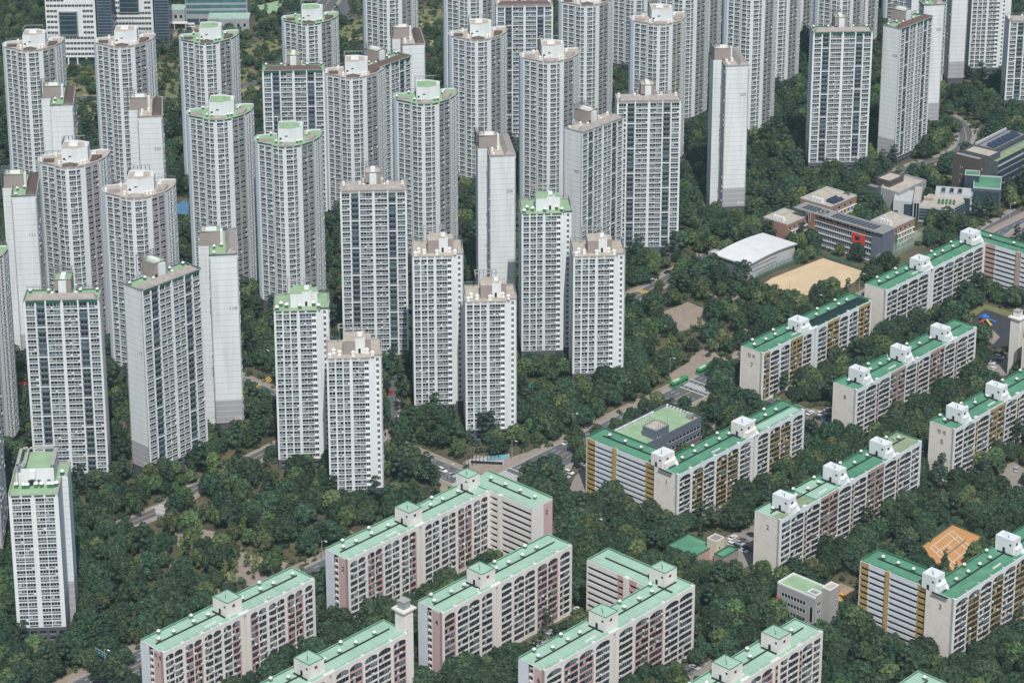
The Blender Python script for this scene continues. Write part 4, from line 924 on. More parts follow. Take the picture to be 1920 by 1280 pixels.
def school():
    ang = R(-43); h = 18.5; a = at(1491, 388, h); Ln = dist((1491, 388), (1647, 440), h); Dp = 10.0
    r = thing('school_building', 'brick school with long grey canopy roof and a red square on its glazed front', 'school', (a.x, a.y, 0), ang)
    st = []
    for i in range(4): st.append(('F', .03, .86, 1.2 + 3.3 * i, 3.2 + 3.3 * i, 26, gl1 if i % 2 else rail))
    st.append(('F', .05, .84, 15.4, 16.6, 7, gl0))
    o = block(r, 'main_wall', Ln * .22, Ln, 1.5, Dp, 0, h - 1.2, brick, concrete, st, .3)
    k = MB()
    for i in range(5): k.fbox((Ln * .22, 1.5), (1, 0), 0, Ln * .69, -.7, -.1, .6 + 3.3 * i, .95 + 3.3 * i, concl, '')
    k.build('sun_shade', o)
    k = MB(); k.fbox((Ln * .22, 1.5), (1, 0), Ln * .44, Ln * .58, -1.0, -.15, 8.6, 13.6, redp, ''); k.fquad((Ln * .22, 1.5), (1, 0), Ln * .475, Ln * .525, -1.03, 10.2, 12.4, gl0); k.build('red_panel', o)
    k = MB(); k.box(Ln - .1, Ln + .5, .5, Dp + .2, 0, h - .3, navy, 'b'); k.box(Ln * .88, Ln + .45, .6, 1.45, 0, h - 1.2, navy, 'b'); k.build('end_wall', o)
    k = MB(); k.box(-.5, Ln + .8, -.6, Dp, h - .5, h, metalroof); 
    for i in range(16): k.box(Ln * .32 + i * Ln * .04, Ln * .32 + i * Ln * .04 + .5, -.55, 1.2, h - 1.1, h - .55, greyw)
    o2 = k.build('canopy_roof', r)
    for x, n in ((.06, 4), (.40, 12)):
        for i in range(n):
            q = MB(); q.box(0, Ln * .032, 1.2, 4.4, h + .06, h + .14, solar); q.box(0, Ln * .032, 4.8, Dp - 2.4, h + .06, h + .14, solar); q.build('solar_panel', o2, (Ln * (x + .042 * i), 0, 0))
    k = MB(); N = 20; cx, cy = Ln * .275, Dp * .45
    for i in range(N):
        t0, t1 = 2 * math.pi * i / N, 2 * math.pi * (i + 1) / N
        k.face([(cx + 3.0 * math.cos(t0), cy + 3.0 * math.sin(t0), h + .03), (cx + 3.0 * math.cos(t1), cy + 3.0 * math.sin(t1), h + .03), (cx + 2.3 * math.cos(t1), cy + 2.3 * math.sin(t1), h + .03), (cx + 2.3 * math.cos(t0), cy + 2.3 * math.sin(t0), h + .03)], dark)
    for tt in (.4, 2.5, 4.6):
        d = (math.cos(tt), math.sin(tt)); k.face([(cx - d[1] * .3, cy + d[0] * .3, h + .034), (cx + d[0] * 2.5 - d[1] * .6, cy + d[1] * 2.5 + d[0] * .6, h + .034), (cx + d[0] * 2.5 + d[1] * .6, cy + d[1] * 2.5 - d[0] * .6, h + .034), (cx + d[1] * .3, cy - d[0] * .3, h + .034)], dark)
    k.build('roof_emblem', o2)
    inv = r.matrix_world
    def wing(lab, px, hh, Lw, Dw, pan):
        p = at(*px, hh); d = Vector((p.x - a.x, p.y - a.y)); c, s = math.cos(-ang), math.sin(-ang)
        x, y = d.x * c - d.y * s, d.x * s + d.y * c                    # local; the wing runs along +y, its front faces +x
        o = block(r, 'brick_wing', x - Dw, x, y, y + Lw, 0, hh, brick, roofbeige, [('R', .05 + .22 * i, .17 + .22 * i, hh - 3, hh - 1.8, 1, gl0) for i in range(4)] + [('F', .3, .36, 2, hh - 1.5, 1, navy)], .6, concl)
        if pan:
            k = MB()
            for i in range(4):
                for j in range(6): k.fquad((x, y), (0, 1), Lw * (.18 + .13 * j), Lw * (.25 + .13 * j), -.5, .9 + 2.9 * i, 2.9 + 2.9 * i, (skyb, white, limeg, white, lilac, yell)[(j + i) % 6]) if i < 3 else None
                k.fbox((x, y), (0, 1), Lw * .16, Lw * .98, -.8, -.05, .4 + 2.9 * i, .75 + 2.9 * i, white, '')
            k.fquad((x, y), (0, 1), Lw * .08, Lw * .15, -.4, 1, 9.4, teal); k.build('facade_panel', o)
        k = MB()
        for i in range(4): k.hexa([(x - Dw * .7 + i * 1.9, y + 2, hh), (x - Dw * .7 + i * 1.9 + 1.1, y + 2, hh), (x - Dw * .7 + i * 1.9 + 1.1, y + 4.4, hh), (x - Dw * .7 + i * 1.9, y + 4.4, hh), (x - Dw * .7 + i * 1.9, y + 2, hh + 2.3), (x - Dw * .7 + i * 1.9 + 1.1, y + 2, hh + 2.3), (x - Dw * .7 + i * 1.9 + 1.1, y + 3.6, hh + 2.3), (x - Dw * .7 + i * 1.9, y + 3.6, hh + 2.3)], ventw, 'b')
        k.build('roof_ventilator', o)
        return o, x, y
    wing('l', (1477, 422), 13.5, 18, 16, True)
    o, x, y = wing('b', (1557, 389), 13.5, 24, 20, True)
    for i in range(2):
        q = MB(); q.hexa([(0, 0, .3), (2.6, 0, .3), (2.6, 9, .3), (0, 9, .3), (-.6, 0, 1.6), (-.5, 0, 1.6), (-.5, 9, 1.6), (-.6, 9, 1.6)], solar); q.build('solar_panel', o, (x - 6 + 3.2 * i, y + 5, 13.5))
    wing('r', (1676, 428), 13.5, 19, 15, True)
    wfoot(r, -8, Ln + 14, 0, 34, 15)
school()
def gym():
    h = 9.5; a = at(1403, 493, h); ang = R(47); Ln = dist((1403, 493), (1480, 451), h); Dp = dist((1345.6, 472.7), (1403, 493), h)
    r = thing('sports_hall', 'sports hall with gently arched white roof beside the sand field', 'sports hall', (a.x, a.y, 0), ang)
    m = MB(); m.box(0, Ln, 0, Dp, 0, h - .8, navy, 'bt0'); m.fquad((0, 0), (1, 0), 0, Ln, 0, 0, h - .8, concl)
    for q in (.35, .6): m.fquad((0, 0), (1, 0), Ln * .08, Ln * .6, -.05, h * q, h * q + .35, dark)
    m.build('wall', r)
    m = MB(); N = 10
    zz = [h - .6 + 1.9 * math.sin(math.pi * (.12 + .76 * i / N)) - .9 for i in range(N + 1)]
    for i in range(N):
        x0, x1 = -1 + (Ln + 2) * i / N, -1 + (Ln + 2) * (i + 1) / N
        m.face([(x0, -1, zz[i]), (x1, -1, zz[i + 1]), (x1, Dp + 1, zz[i + 1]), (x0, Dp + 1, zz[i])], whiteroof)
        m.face([(x0, -1, zz[i] - .7), (x1, -1, zz[i + 1] - .7), (x1, -1, zz[i + 1]), (x0, -1, zz[i])], greyw)
        m.face([(max(0, x0), 0, h - .8), (min(Ln, x1), 0, h - .8), (x1, 0, zz[i + 1] - .3), (x0, 0, zz[i] - .3)], gl0)
    m.face([(-1, Dp + 1, zz[0] - .7), (-1, -1, zz[0] - .7), (-1, -1, zz[0]), (-1, Dp + 1, zz[0])], concl)
    m.build('roof', r)
    block(r, 'annex', -.5, 5, Dp, Dp + 5, 0, h - 1, concrete, concl, (), .4)
    wfoot(r, -1, Ln + 1, -1, Dp + 5, h)
gym()
def library():
    h = 10; a = at(1685, 364, h); ang = R(48)
    r = thing('civic_building', 'grey civic hall with beige flat roof behind the school', 'civic building', (a.x, a.y, 0), ang)
    Ln = dist((1685, 364), (1737, 340), h); Dp = dist((1660, 360), (1685, 364), h) + 6
    block(r, 'wall', 0, Ln, 0, Dp, 0, h, concrete, roofbeige, [('F', .1, .18, 1, 8, 1, gl0), ('F', .4, .46, 1, 8, 1, gl0), ('F', .66, .72, 1, 8, 1, gl0), ('L', .2, .26, 1, 8, 1, gl0)], .9)
    block(r, 'roof_room', Ln * .2, Ln * .7, Dp - 4, Dp + 5, 0, h + 3, darkbr, roofbeige, (), .7, concd)
    block(r, 'dark_tower', -4, 0, Dp - 2, Dp + 5, 0, h + 1.5, concd, taupe, (), .4)
    wfoot(r, -4, Ln, 0, Dp + 5, h)
    h = 9; a = at(1723, 386, h)
    r = thing('civic_building', 'grey library with rounded glazed corner and planters on its roof', 'civic building', (a.x, a.y, 0), R(-12))
    Ln = dist((1723, 386), (1772, 398), h)
    poly = [(0, 0), (Ln * .95, 0), (Ln + 3, 3.5), (Ln + 8, 13), (Ln + 6, 20), (4, 20)]
    m = MB(); m.prism(poly, 0, h, concl, roofbeige); m.build('wall', r)
    m = MB()
    for a_, b_ in zip(poly[:4], poly[1:4]):
        d = Vector((b_[0] - a_[0], b_[1] - a_[1])); t = tuple(d / d.length)
        m.fquad(a_, t, .2, d.length - .2, -.06, 1.0, h - 1.4, bluegl)
        for z in (2.6, 4.4, 6.2): m.fbox(a_, t, .2, d.length, -.15, -.02, z, z + .2, greyw, '')
    m.build('window', r)
    for i in range(5):
        q = MB(); q.box(0, 1.1, 0, 6, .02, .9, ventg); q.build('planter', r, (Ln * .62 + i * 2.0, 5, h))
    q = MB(); q.box(2, 7, 9, 12, h, h + 1.6, taupe, 'b', roofbeige); q.build('roof_deck', r)
    block(r, 'stair_tower', -3.2, .6, 1, 22, 0, h + 2.5, concl, roofbeige, [('F', .1, .9, 0, h + 1, 2, gl0)], .5)
    block(r, 'side_wing', -14, -3.3, 4, 22, 0, h, concl, concl, [('F', .55, .95, 1, 8, 5, bluegl)], .6)
    wfoot(r, -14, Ln + 8, 0, 22, h)
    h = 10; a = at(1800, 382, h)
    r = thing('civic_building', 'grey civic block with roof lights and a dark glazed green-roofed wing, right', 'civic building', (a.x, a.y, 0), R(-12))
    block(r, 'wall', -14, 6, 12, 24, 0, h, concl, concl, [('F', .65, .95, .5, 9, 6, bluegl)], .6)
    for i in range(3):
        q = MB(); q.box(-11 + i * 4.5, -8.6 + i * 4.5, 14, 21, h, h + 1, greyw, 'b'); q.box(-10.7 + i * 4.5, -8.9 + i * 4.5, 14.3, 20.7, h + 1, h + 1.1, gl0); q.build('roof_light', r)
    block(r, 'glazed_wing', 6, 21, 18, 38, 0, h + 3, concd, emer, [('F', .04, .96, 1, h + 1.5, 9, bluegl), ('R', .04, .96, 1, h, 9, bluegl)], .7, concl)
    block(r, 'roof_room', 1, 9, 28, 36, 0, h + 6.5, bluegl, emer, (), .5, concl)
    wfoot(r, -14, 21, 12, 38, h)
library()
def dark_office():
    h = 24; a = at(1871, 296, h); ang = R(30)
    ang, _ = angle_between((1871, 296), (1918, 272), h)
    r = thing('office_building', 'dark glass and brown brick office with solar panels and roof garden at the right edge', 'office', (a.x, a.y, 0), ang)
    Ln = 44; Dp = dist((1824, 283), (1871, 296), h) * .75
    st = []
    for i in range(5): st.append(('F', .02, .98, 4.4 + 4 * i - 1, 7.0 + 4 * i - 1, 14, bluegl))
    block(r, 'wall', 0, Ln, 0, Dp, 0, h - 3, concd, mossroof, st, .6)
    k = MB()
    for i in range(5): k.fbox((0, 0), (1, 0), 0, Ln, -.5, -.05, 2.6 + 4 * i, 2.85 + 4 * i, concl if i == 4 else concd, '')
    k.build('ledge', r)
    block(r, 'core', -3, 9, 3.5, Dp + 8, 0, h, concd, roofbeige, (), .8)
    block(r, 'brick_wing', -8, -3, 7, Dp + 11, 0, h - 1, darkbr, greyw, [('L', .3, .38, 4 + 4.2 * i, 4.8 + 4.2 * i, 1, gl0) for i in range(4)] + [('F', .6, .75, 4 + 4.2 * i, 4.8 + 4.2 * i, 1, gl0) for i in range(4)], .5)
    block(r, 'upper_storey', 9, Ln, 7, Dp + 6, 0, h + .5, concd, metalroof, [('F', .02, .98, h - 2.4, h - .8, 10, bluegl)], .4)
    for i in range(6):
        q = MB(); q.hexa([(0, 0, .4), (4.4, 0, .4), (4.4, 5.4, 1.6), (0, 5.4, 1.6), (0, 0, .5), (4.4, 0, .5), (4.4, 5.4, 1.7), (0, 5.4, 1.7)], solar); q.build('solar_panel', r, (11 + i * 5, 8.4, h + .5))
    q = MB(); q.box(10, Ln, Dp + 7, Dp + 8, h - 1, h + 1.6, concl); q.build('roof_screen', r)
    wfoot(r, -8, Ln, 0, Dp + 11, h)
dark_office()
def far_office(label, px0, Ln, h, Dp, boxx, head, n=13):
    a = at(*px0); r = thing('hospital_building', label, 'office', (a.x, a.y, 0), R(head))
    m = MB(); m.box(0, Ln, 0, Dp, 5, h, white, 'b3', roofbeige); m.fquad((0, Dp), (0, -1), 0, Dp, 0, 5, h, panel); m.box(1, Ln - 1, 2, Dp - 1, 0, 5, bluegl, 'bt')
    for i in range(6): m.box(1 + i * (Ln - 3) / 5, 1.8 + i * (Ln - 3) / 5, .3, 1.1, 0, 5, white, 'bt')
    m.build('wall', r)
    c = 0
    for j in range(int((h - 6) / 3.6)):
        for i in range(n):
            x = .8 + i * (Ln - 2) / n
            if boxx[0] - 1.0 < x < boxx[1] + 2.6 and boxx[2] - 1 < 6.5 + 3.6 * j < boxx[3]: continue
            q = MESH.get('far_window')
            if not q:
                g = MB(); g.fquad((0, 0), (1, 0), 0, 1.9, -.04, 0, 1.6, gl0); g.fquad((0, 0), (1, 0), .9, 1.0, -.06, 0, 1.6, frame); q = MESH['far_window'] = g.mesh('window')
            u, v, _ = proj(a.x + x, a.y, 6.5 + 3.6 * j)
            if v > -6 and c < 100: link('window', q, r, (x, 0, 6.5 + 3.6 * j)); c += 1
    g = MB(); g.box(boxx[0], boxx[1], -1.2, .1, boxx[2], boxx[3], greyw); g.fquad((boxx[0], -1.2), (1, 0), .5, boxx[1] - boxx[0] - .5, -.05, boxx[2] + .6, boxx[3] - .6, bluegl)
    for i in range(5): g.fquad((boxx[0], -1.2), (1, 0), .5, boxx[1] - boxx[0] - .5, -.08, boxx[2] + .5 + i * 3.2, boxx[2] + .75 + i * 3.2, greyw)
    g.build('bay_window', r)
    g = MB(); g.box(Ln + 1.2, Ln + 10.5, -1, Dp + 3, 0, h + 1, navy, 'b'); g.box(Ln, Ln + 1.2, .6, Dp, 0, h, dark, 'b')
    for i in range(int(h / 2.0)):
        g.fquad((Ln + 1.2, -1), (1, 0), .4, 8.9, -.05, 1 + i * 2.0, 2.2 + i * 2.0, bluegl); g.fquad((Ln + 10.5, -1), (0, 1), .4, Dp + 3.4, -.05, 1 + i * 2.0, 2.2 + i * 2.0, bluegl)
    g.build('glazed_wing', r); wfoot(r, 0, Ln + 10.5, -1, Dp + 3, h, 4)
far_office('left one of two white hospital blocks with window grids at top left', (91, 122), 32, 60, 14, (8.5, 20.5, 20, 36), 1)
far_office('right one of two white hospital blocks with window grids, beside the glass hall', (216, 84), 26, 50, 14, (4, 17, 22, 38), 1, 11)
def glass_hall():
    a = at(314, 54); r = thing('glass_building', 'long grey building with teal glass front and mint roofed annex at the top edge', 'office', (a.x, a.y, 0), R(2))
    block(r, 'wall', 12, 54, 6, 24, 0, 22, concrete, mint, [('F', .02, .98, 8 + 4 * i, 10.6 + 4 * i, 18, tealgl) for i in range(4)] + [('F', .02, .98, .5, 5, 12, bluegl)], .5, concl)
    block(r, 'entrance_wing', 0, 12, 0, 12, 0, 13, concrete, mint, [('F', .1 + .3 * i, .28 + .3 * i, 7, 9.4, 1, gl0) for i in range(3)] + [('F', .05, .95, .3, 3.6, 6, dark)], .5, concl)
    block(r, 'annex', 28, 56, -8, 5.5, 0, 8.5, concrete, mint, [('F', .1 + .15 * i, .17 + .15 * i, 3, 5.4, 1, gl0) for i in range(6)], .6, concl)
    k = MB(); k.box(-2, 14, -4, 0, 4.4, 4.8, creamw); [k.box(x, x + .4, -3.6, -3.2, 0, 4.4, creamw) for x in (-1.5, 5, 12.6)]; k.build('canopy', r)
    wfoot(r, 0, 56, -8, 24, 10, 3)
glass_hall()
def hip_house(label, u, v, L, D, h, mt, head):
    p = at(u, v); r = thing('pavilion', label, 'pavilion', (p.x, p.y, 0), R(head))
    m = MB(); m.box(-L / 2, L / 2, -D / 2, D / 2, 0, h, creamw, 'b'); m.build('wall', r)
    m = MB(); a, b, e = L / 2 + .8, D / 2 + .8, L / 2 - D / 2
    e = max(e, .5); t = h + 2.4
    m.face([(-a, -b, h), (a, -b, h), (e, 0, t), (-e, 0, t)], mt); m.face([(a, b, h), (-a, b, h), (-e, 0, t), (e, 0, t)], mt); m.face([(a, -b, h), (a, b, h), (e, 0, t)], mt); m.face([(-a, b, h), (-a, -b, h), (-e, 0, t)], mt); m.build('roof', r)
    wfoot(r, -L / 2, L / 2, -D / 2, D / 2, h, .5)
hip_house('small house with brown hipped roof between the frontal slab and the tower marked 117', 222, 810, 10, 7, 3, tile, 10)
hip_house('small house with grey-brown hipped roof below the curved towers at upper right', 1497, 238, 11, 8, 3, tileg, -30)
hip_house('small house with red roof at the left edge beside the wide frontal slab', 41, 735, 7, 6, 3, redp, 10)
def entrance_canopy():
    p = at(905, 868); r = thing('entrance_shelter', 'low wedge-shaped glass shelter with turquoise roof on the corner plaza', 'shelter', (p.x, p.y, 0), R(2))
    m = MB(); m.hexa([(-7, 0, 0), (9, -2.4, 0), (12, 3, 0), (-6, 2.5, 0), (-7, 0, .5), (9, -2.4, 2.6), (12, 3, 2.8), (-6, 2.5, .6)], concl, 'b'); m.fquad((-6.2, -.12), (.989, -.148), 1, 15, -.1, .3, 1.6, gl0); m.build('wall', r)
    m = MB(); m.face([(2, -1.0, 2.2), (9, -2.2, 2.75), (11.4, 2.6, 2.95), (3, 2.2, 2.2)], mat('turquoise_glass', (.16, .36, .40), .3, .2, .5)); m.build('roof', r)
entrance_canopy()

# ================================================================== the ground
def struct(name, o): o['kind'] = 'structure'; return o
def sheet(name, pts, z, m, kind='structure'):
    b = MB(); b.face([(x, y, z) for x, y in pts], m); o = b.build(name); o['kind'] = kind; return o
FREE = []                                        # polygons kept clear of trees: (polygon, pad)
def area(name, px, z, m, pad=0.0, free=True):
    P = [g2(u, v) for u, v in px]
    # keep the polygon counter-clockwise so that it faces up
    A = sum(P[i][0] * P[(i + 1) % len(P)][1] - P[(i + 1) % len(P)][0] * P[i][1] for i in range(len(P)))
    if A < 0: P = P[::-1]
    if free: FREE.append((P, pad))
    return sheet(name, P, z, m)
sheet('ground', [(-940, -50), (940, -50), (940, 2450), (-940, 2450)], 0, soil)
def ribbon(P, w0, w1):
    """left and right edge of a polyline offset by w0 (left) and w1 (right)"""
    L, Rr = [], []
    for i, p in enumerate(P):
        a = P[max(0, i - 1)]; b = P[min(len(P) - 1, i + 1)]
        d = Vector((b[0] - a[0], b[1] - a[1])).normalized(); n = Vector((-d.y, d.x))
        L.append((p[0] + n.x * w0, p[1] + n.y * w0)); Rr.append((p[0] + n.x * w1, p[1] + n.y * w1))
    return L, Rr
def strip(b, L, Rr, z, m):
    for i in range(len(L) - 1): b.face([(*Rr[i], z), (*Rr[i + 1], z), (*L[i + 1], z), (*L[i], z)], m)
def road(name, P, half, z=.05, m=None, pav=(3.5, 3.5), pad=0.5, line=True, dash=True, pm=None):
    b = MB(); L, Rr = ribbon(P, half, -half); strip(b, L, Rr, z, m or asphalt); o = b.build(name); o['kind'] = 'structure'
    FREE.append((L + Rr[::-1], pad))
    for sgn, wd in ((1, pav[0]), (-1, pav[1])):
        if not wd: continue
        A, B = ribbon(P, sgn * half, sgn * (half + wd)); 
        if sgn < 0: A, B = A, B
        hi, lo = (B, A) if sgn > 0 else (A, B)
        b = MB(); strip(b, hi, lo, .17, pm or paving)
        C1, C2 = ribbon(P, sgn * half, sgn * (half + .35)); h2, l2 = (C2, C1) if sgn > 0 else (C1, C2); strip(b, h2, l2, .176, kerb)
        for i in range(len(A) - 1):
            q = [(*A[i], 0), (*A[i + 1], 0), (*A[i + 1], .176), (*A[i], .176)]; b.face(q if sgn < 0 else q[::-1], kerb)
        o2 = b.build('pavement'); o2['kind'] = 'structure'; FREE.append((A + B[::-1], -1.4))
    if line:
        b = MB(); A, B = ribbon(P, .25, .1); strip(b, A, B, z + .02, liner); A, B = ribbon(P, -.1, -.25); strip(b, A, B, z + .02, liner)
        for s in (1, -1):
            A, B = ribbon(P, s * (half - .5) + .08, s * (half - .5) - .08); strip(b, A, B, z + .02, linew)
        if dash and half > 6:
            for off in (half * .36, half * .68, -half * .36, -half * .68):
                for i in range(len(P) - 1):
                    a, c = Vector(P[i]), Vector(P[i + 1]); d = (c - a); Ln = d.length; d.normalize(); n = Vector((-d.y, d.x)); s = 0
                    while s + 3 < Ln:
                        p0 = a + d * s + n * off; p1 = p0 + d * 3
                        b.face([(*(p0 - n * .09), z + .02), (*(p1 - n * .09), z + .02), (*(p1 + n * .09), z + .02), (*(p0 + n * .09), z + .02)], linew); s += 7.5
        o3 = b.build('road_marking'); o3['kind'] = 'structure'
    return L, Rr
def crosswalk(c, d, length, n, sw=.5, gap=.95, m=None, z=.085, w=4.0):
    """stripes run along d, the crossing runs across"""
    b = MB(); d = Vector(d).normalized(); nn = Vector((-d.y, d.x)); c = Vector(c)
    for i in range(n):
        o = c + nn * ((i - (n - 1) / 2) * gap); p = [o - d * w / 2 - nn * sw / 2, o + d * w / 2 - nn * sw / 2, o + d * w / 2 + nn * sw / 2, o - d * w / 2 + nn * sw / 2]
        b.face([(q.x, q.y, z) for q in p], m or linew)
    o = b.build('road_marking'); o['kind'] = 'structure'
# main avenue: its upper kerb runs through these two pixels
K0, K1 = Vector(g2(250, 1221)), Vector(g2(1302, 708)); AD = (K1 - K0).normalized(); AN = Vector((-AD.y, AD.x)); AW = 8.5
cen = lambda s: tuple(K0 + AD * s - AN * AW)
AV = [cen(-160), cen(0), cen((K1 - K0).length), cen((K1 - K0).length + 330)]
road('avenue', AV, AW, pav=(4.5, 3.0))
sidx = lambda u, v: (Vector(g2(u, v)) - K0).dot(AD)
# cross street
Q0, Q1 = Vector(g2(784, 858)), Vector(g2(862, 896)); SDd = -AN
ST = [tuple(Q1 + AN * -4), tuple(Q1 + AN * 30), tuple(Q1 + AN * 210)]
road('side_street', ST, 6.5, z=.054, pav=(2.5, 3))
crosswalk(cen(sidx(960, 893)), AD, 0, 17, w=4.5); crosswalk(cen(sidx(1306, 726)), AD, 0, 17, w=4.5)
crosswalk(Vector(cen(sidx(885, 915))) + AN * (AW + 6), AN, 0, 11, w=3.5)
crosswalk(Vector(g2(784, 852)), AN, 0, 10, .6, 1.2, liney, w=6); crosswalk(Vector(g2(493, 716)), AN, 0, 10, .6, 1.2, liney, w=5)
# side road right of the shopping building
X0 = Vector(cen(sidx(1330, 716))); road('side_street', [tuple(X0 - AN * (AW + 0)), tuple(X0 - AN * 30), tuple(X0 - AN * 70)], 6, z=.056, pav=(2, 2), dash=False)
crosswalk(X0 - AN * (AW + 4), AN, 0, 11, w=3.5)
b = MB()
for u, v in ((1215, 0), (1340, 0)): pass
for s_ in (sidx(960, 893) + 5, sidx(1306, 726) + 5, sidx(1306, 726) - 5):
    c = Vector(cen(s_)); b.face([(*(c - AN * AW), .086), (*(c - AN * AW + AD * .5), .086), (*(c + AN * AW + AD * .5), .086), (*(c + AN * AW), .086)], linew)
for k in (0, 1):                                 # diamonds and arrows on the cross street
    c = Q1 + AN * (14 + k * 5) + AD * (2.6 if k else -1.4) * -1
    for s0, s1 in (((0, 1.6), (.7, 0)), ((.7, 0), (0, -1.6)), ((0, -1.6), (-.7, 0)), ((-.7, 0), (0, 1.6))):
        p, q = c + AD * s0[0] + AN * s0[1], c + AD * s1[0] + AN * s1[1]; d = (q - p).normalized(); n = Vector((-d.y, d.x)) * .12
        b.face([(*(p - n), .088), (*(q - n), .088), (*(q + n), .088), (*(p + n), .088)], linew)
for s_, off in ((sidx(270, 1228), -3), (sidx(262, 1240), -6), (sidx(1090, 840), -3), (sidx(1010, 868), -6)):
    c = Vector(cen(s_)) + AN * (AW + off); b.face([(*(c - AN * .12), .089), (*(c + AD * 2.4 - AN * .12), .089), (*(c + AD * 2.4 + AN * .12), .089), (*(c + AN * .12), .089)], linew); c2 = c + AD * 2.4
    b.face([(*(c2 - AN * .6), .089), (*(c2 + AD * 1.2), .089), (*(c2 + AN * .6), .089)], linew)
o = b.build('road_marking'); o['kind'] = 'structure'
road('lane', [g2(215, 992), g2(322, 947), g2(365, 916), g2(425, 889), g2(470, 862), g2(530, 832), g2(600, 795)], 3.6, z=.05, pav=(1.6, 2.6), dash=False)
crosswalk(Vector(g2(300, 955)), (1, .2), 0, 7, .6, 1.2, creamw, w=4)
road('lane', [g2(1040, 625), g2(1170, 566), g2(1217, 544), g2(1255, 522), g2(1330, 480)], 4.2, z=.05, pav=(3.5, 1.5), dash=False)
crosswalk(Vector(g2(1203, 546)), AD, 0, 6, .7, 1.2, liney, w=4)
road('lane', [g2(735, 838), g2(738, 800), g2(736, 770), g2(735, 735), g2(745, 700)], 2.6, z=.046, pav=(1.2, 1.2), line=False)
road('lane', [g2(1776, 218), g2(1797, 229), g2(1809, 243), g2(1812, 262), g2(1803, 280), g2(1775, 296), g2(1740, 305), g2(1700, 319), g2(1668, 338)], 4.6, z=.05, pav=(1.8, 2.6), dash=False)
road('lane', [g2(1845, 240), g2(1832, 262), g2(1829, 282), g2(1815, 292)], 2.6, z=.047, pav=(1.2, 1.2), line=False)
crosswalk(Vector(g2(1793, 292)), (0.2, 1), 0, 8, .8, 1.5, creamw, w=4)
road('lane', [g2(1842, 452), g2(1870, 430), g2(1925, 398)], 7, z=.058, pav=(3, 3), dash=False)
road('lane', [g2(150, 183), g2(330, 186), g2(395, 172), g2(450, 160), g2(505, 150)], 3.2, z=.045, pav=(0, 0), line=False)
road('lane', [g2(640, -30), g2(612, 8), g2(590, 45)], 7, z=.045, pav=(2, 2), dash=False)
road('lane', [g2(655, 40), g2(640, 5), g2(650, -20)], 4, z=.044, pav=(0, 0), line=False)
# paths in park and meadow
def path(px, w, m, z=.03): road('path', [g2(*q) for q in px], w, z=z, m=m, pav=(0, 0), line=False, pad=-.4)
path([(440, 116), (480, 110), (522, 103), (630, 81), (675, 71), (780, 47), (835, 38)], 1.7, dirt)
path([(155, 178), (322, 203), (400, 186), (447, 172), (490, 162)], 1.5, dirt, .034)
path([(480, 168), (492, 163)], 2, dirt); path([(800, 92), (815, 76)], 3.5, dirt)
path([(150, 232), (185, 225), (240, 228)], 1.6, dirt)
path([(660, 1000), (640, 985), (600, 1000), (560, 1020), (520, 1015)], 1.1, dirt); path([(590, 985), (640, 995), (655, 1010)], 2.2, dirt)
path([(420, 1110), (380, 1100), (345, 1085), (320, 1055)], 1.2, dirt); path([(290, 1160), (282, 1185), (292, 1200)], 1.4, dirt)
path([(1180, 700), (1230, 680), (1262, 640), (1245, 600)], 1.4, paving); path([(1330, 580), (1350, 572), (1340, 556), (1320, 545)], 1.2, paving)
path([(1290, 690), (1310, 665), (1330, 655), (1365, 640)], 2.2, paving, .032); path([(880, 418), (905, 432), (915, 440)], 1.8, paving)
path([(1275, 592), (1330, 575), (1375, 560), (1425, 533)], 1.6, paving, .033)
area('plaza', [(322, 1000), (350, 985), (420, 1000), (470, 1040), (540, 1055), (520, 1085), (470, 1098), (425, 1085), (415, 1050), (340, 1035)], .04, paving, -1, free=False)
area('plaza', [(1242, 585), (1290, 566), (1335, 585), (1320, 608), (1262, 625), (1240, 612)], .04, paving, -1, free=False)
area('plaza', [(1255, 700), (1290, 680), (1340, 660), (1350, 670), (1300, 700), (1262, 720)], .041, paving, -1)
area('plaza', [(872, 880), (868, 866), (892, 852), (955, 858), (985, 848), (994, 852), (950, 874), (905, 888)], .042, paving, 0)
area('plaza', [(1350, 640), (1400, 615), (1440, 590), (1440, 600), (1400, 640), (1370, 660)], .043, paving, -1)
area('plaza', [(825, 905), (838, 893), (850, 905), (838, 935), (826, 930)], .044, paving, 0)
area('sand_field', [(1430, 533), (1448, 521), (1543, 484), (1622, 510), (1600, 530), (1560, 549), (1505, 557), (1470, 545)], .045, sandg, .5)
area('clay_court', [(1728, 1025), (1786, 984), (1852, 1012), (1830, 1048), (1788, 1082), (1760, 1062)], .045, clay, .5)
area('playground', [(1822, 597), (1847, 580), (1905, 600), (1905, 640), (1868, 655), (1838, 625)], .045, rubber, .5)
area('playground', [(1548, 1120), (1575, 1092), (1612, 1108), (1612, 1140), (1570, 1148)], .045, dirt, 0)
area('plaza', [(1836, 622), (1858, 615), (1875, 632), (1862, 645), (1842, 640)], .05, paving, 0)
area('grass_verge', [(1808, 592), (1846, 570), (1910, 588), (1910, 600), (1847, 579), (1820, 600)], .03, meadow, -1)
area('parking_lot', [(1062, 928), (1078, 893), (1112, 862), (1112, 905), (1085, 935)], .045, parkc, 0)
area('parking_lot', [(1338, 1020), (1372, 1000), (1425, 980), (1425, 1050), (1380, 1072)], .045, parkc, 0)
area('parking_lot', [(1478, 778), (1525, 765), (1562, 775), (1562, 815), (1520, 800)], .045, parkc, 0)
area('parking_lot', [(1716, 850), (1735, 820), (1748, 830), (1748, 880), (1722, 885)], .045, parkc, 0)
area('parking_lot', [(1846, 682), (1872, 664), (1892, 675), (1895, 705), (1862, 702)], .045, parkc, 0)
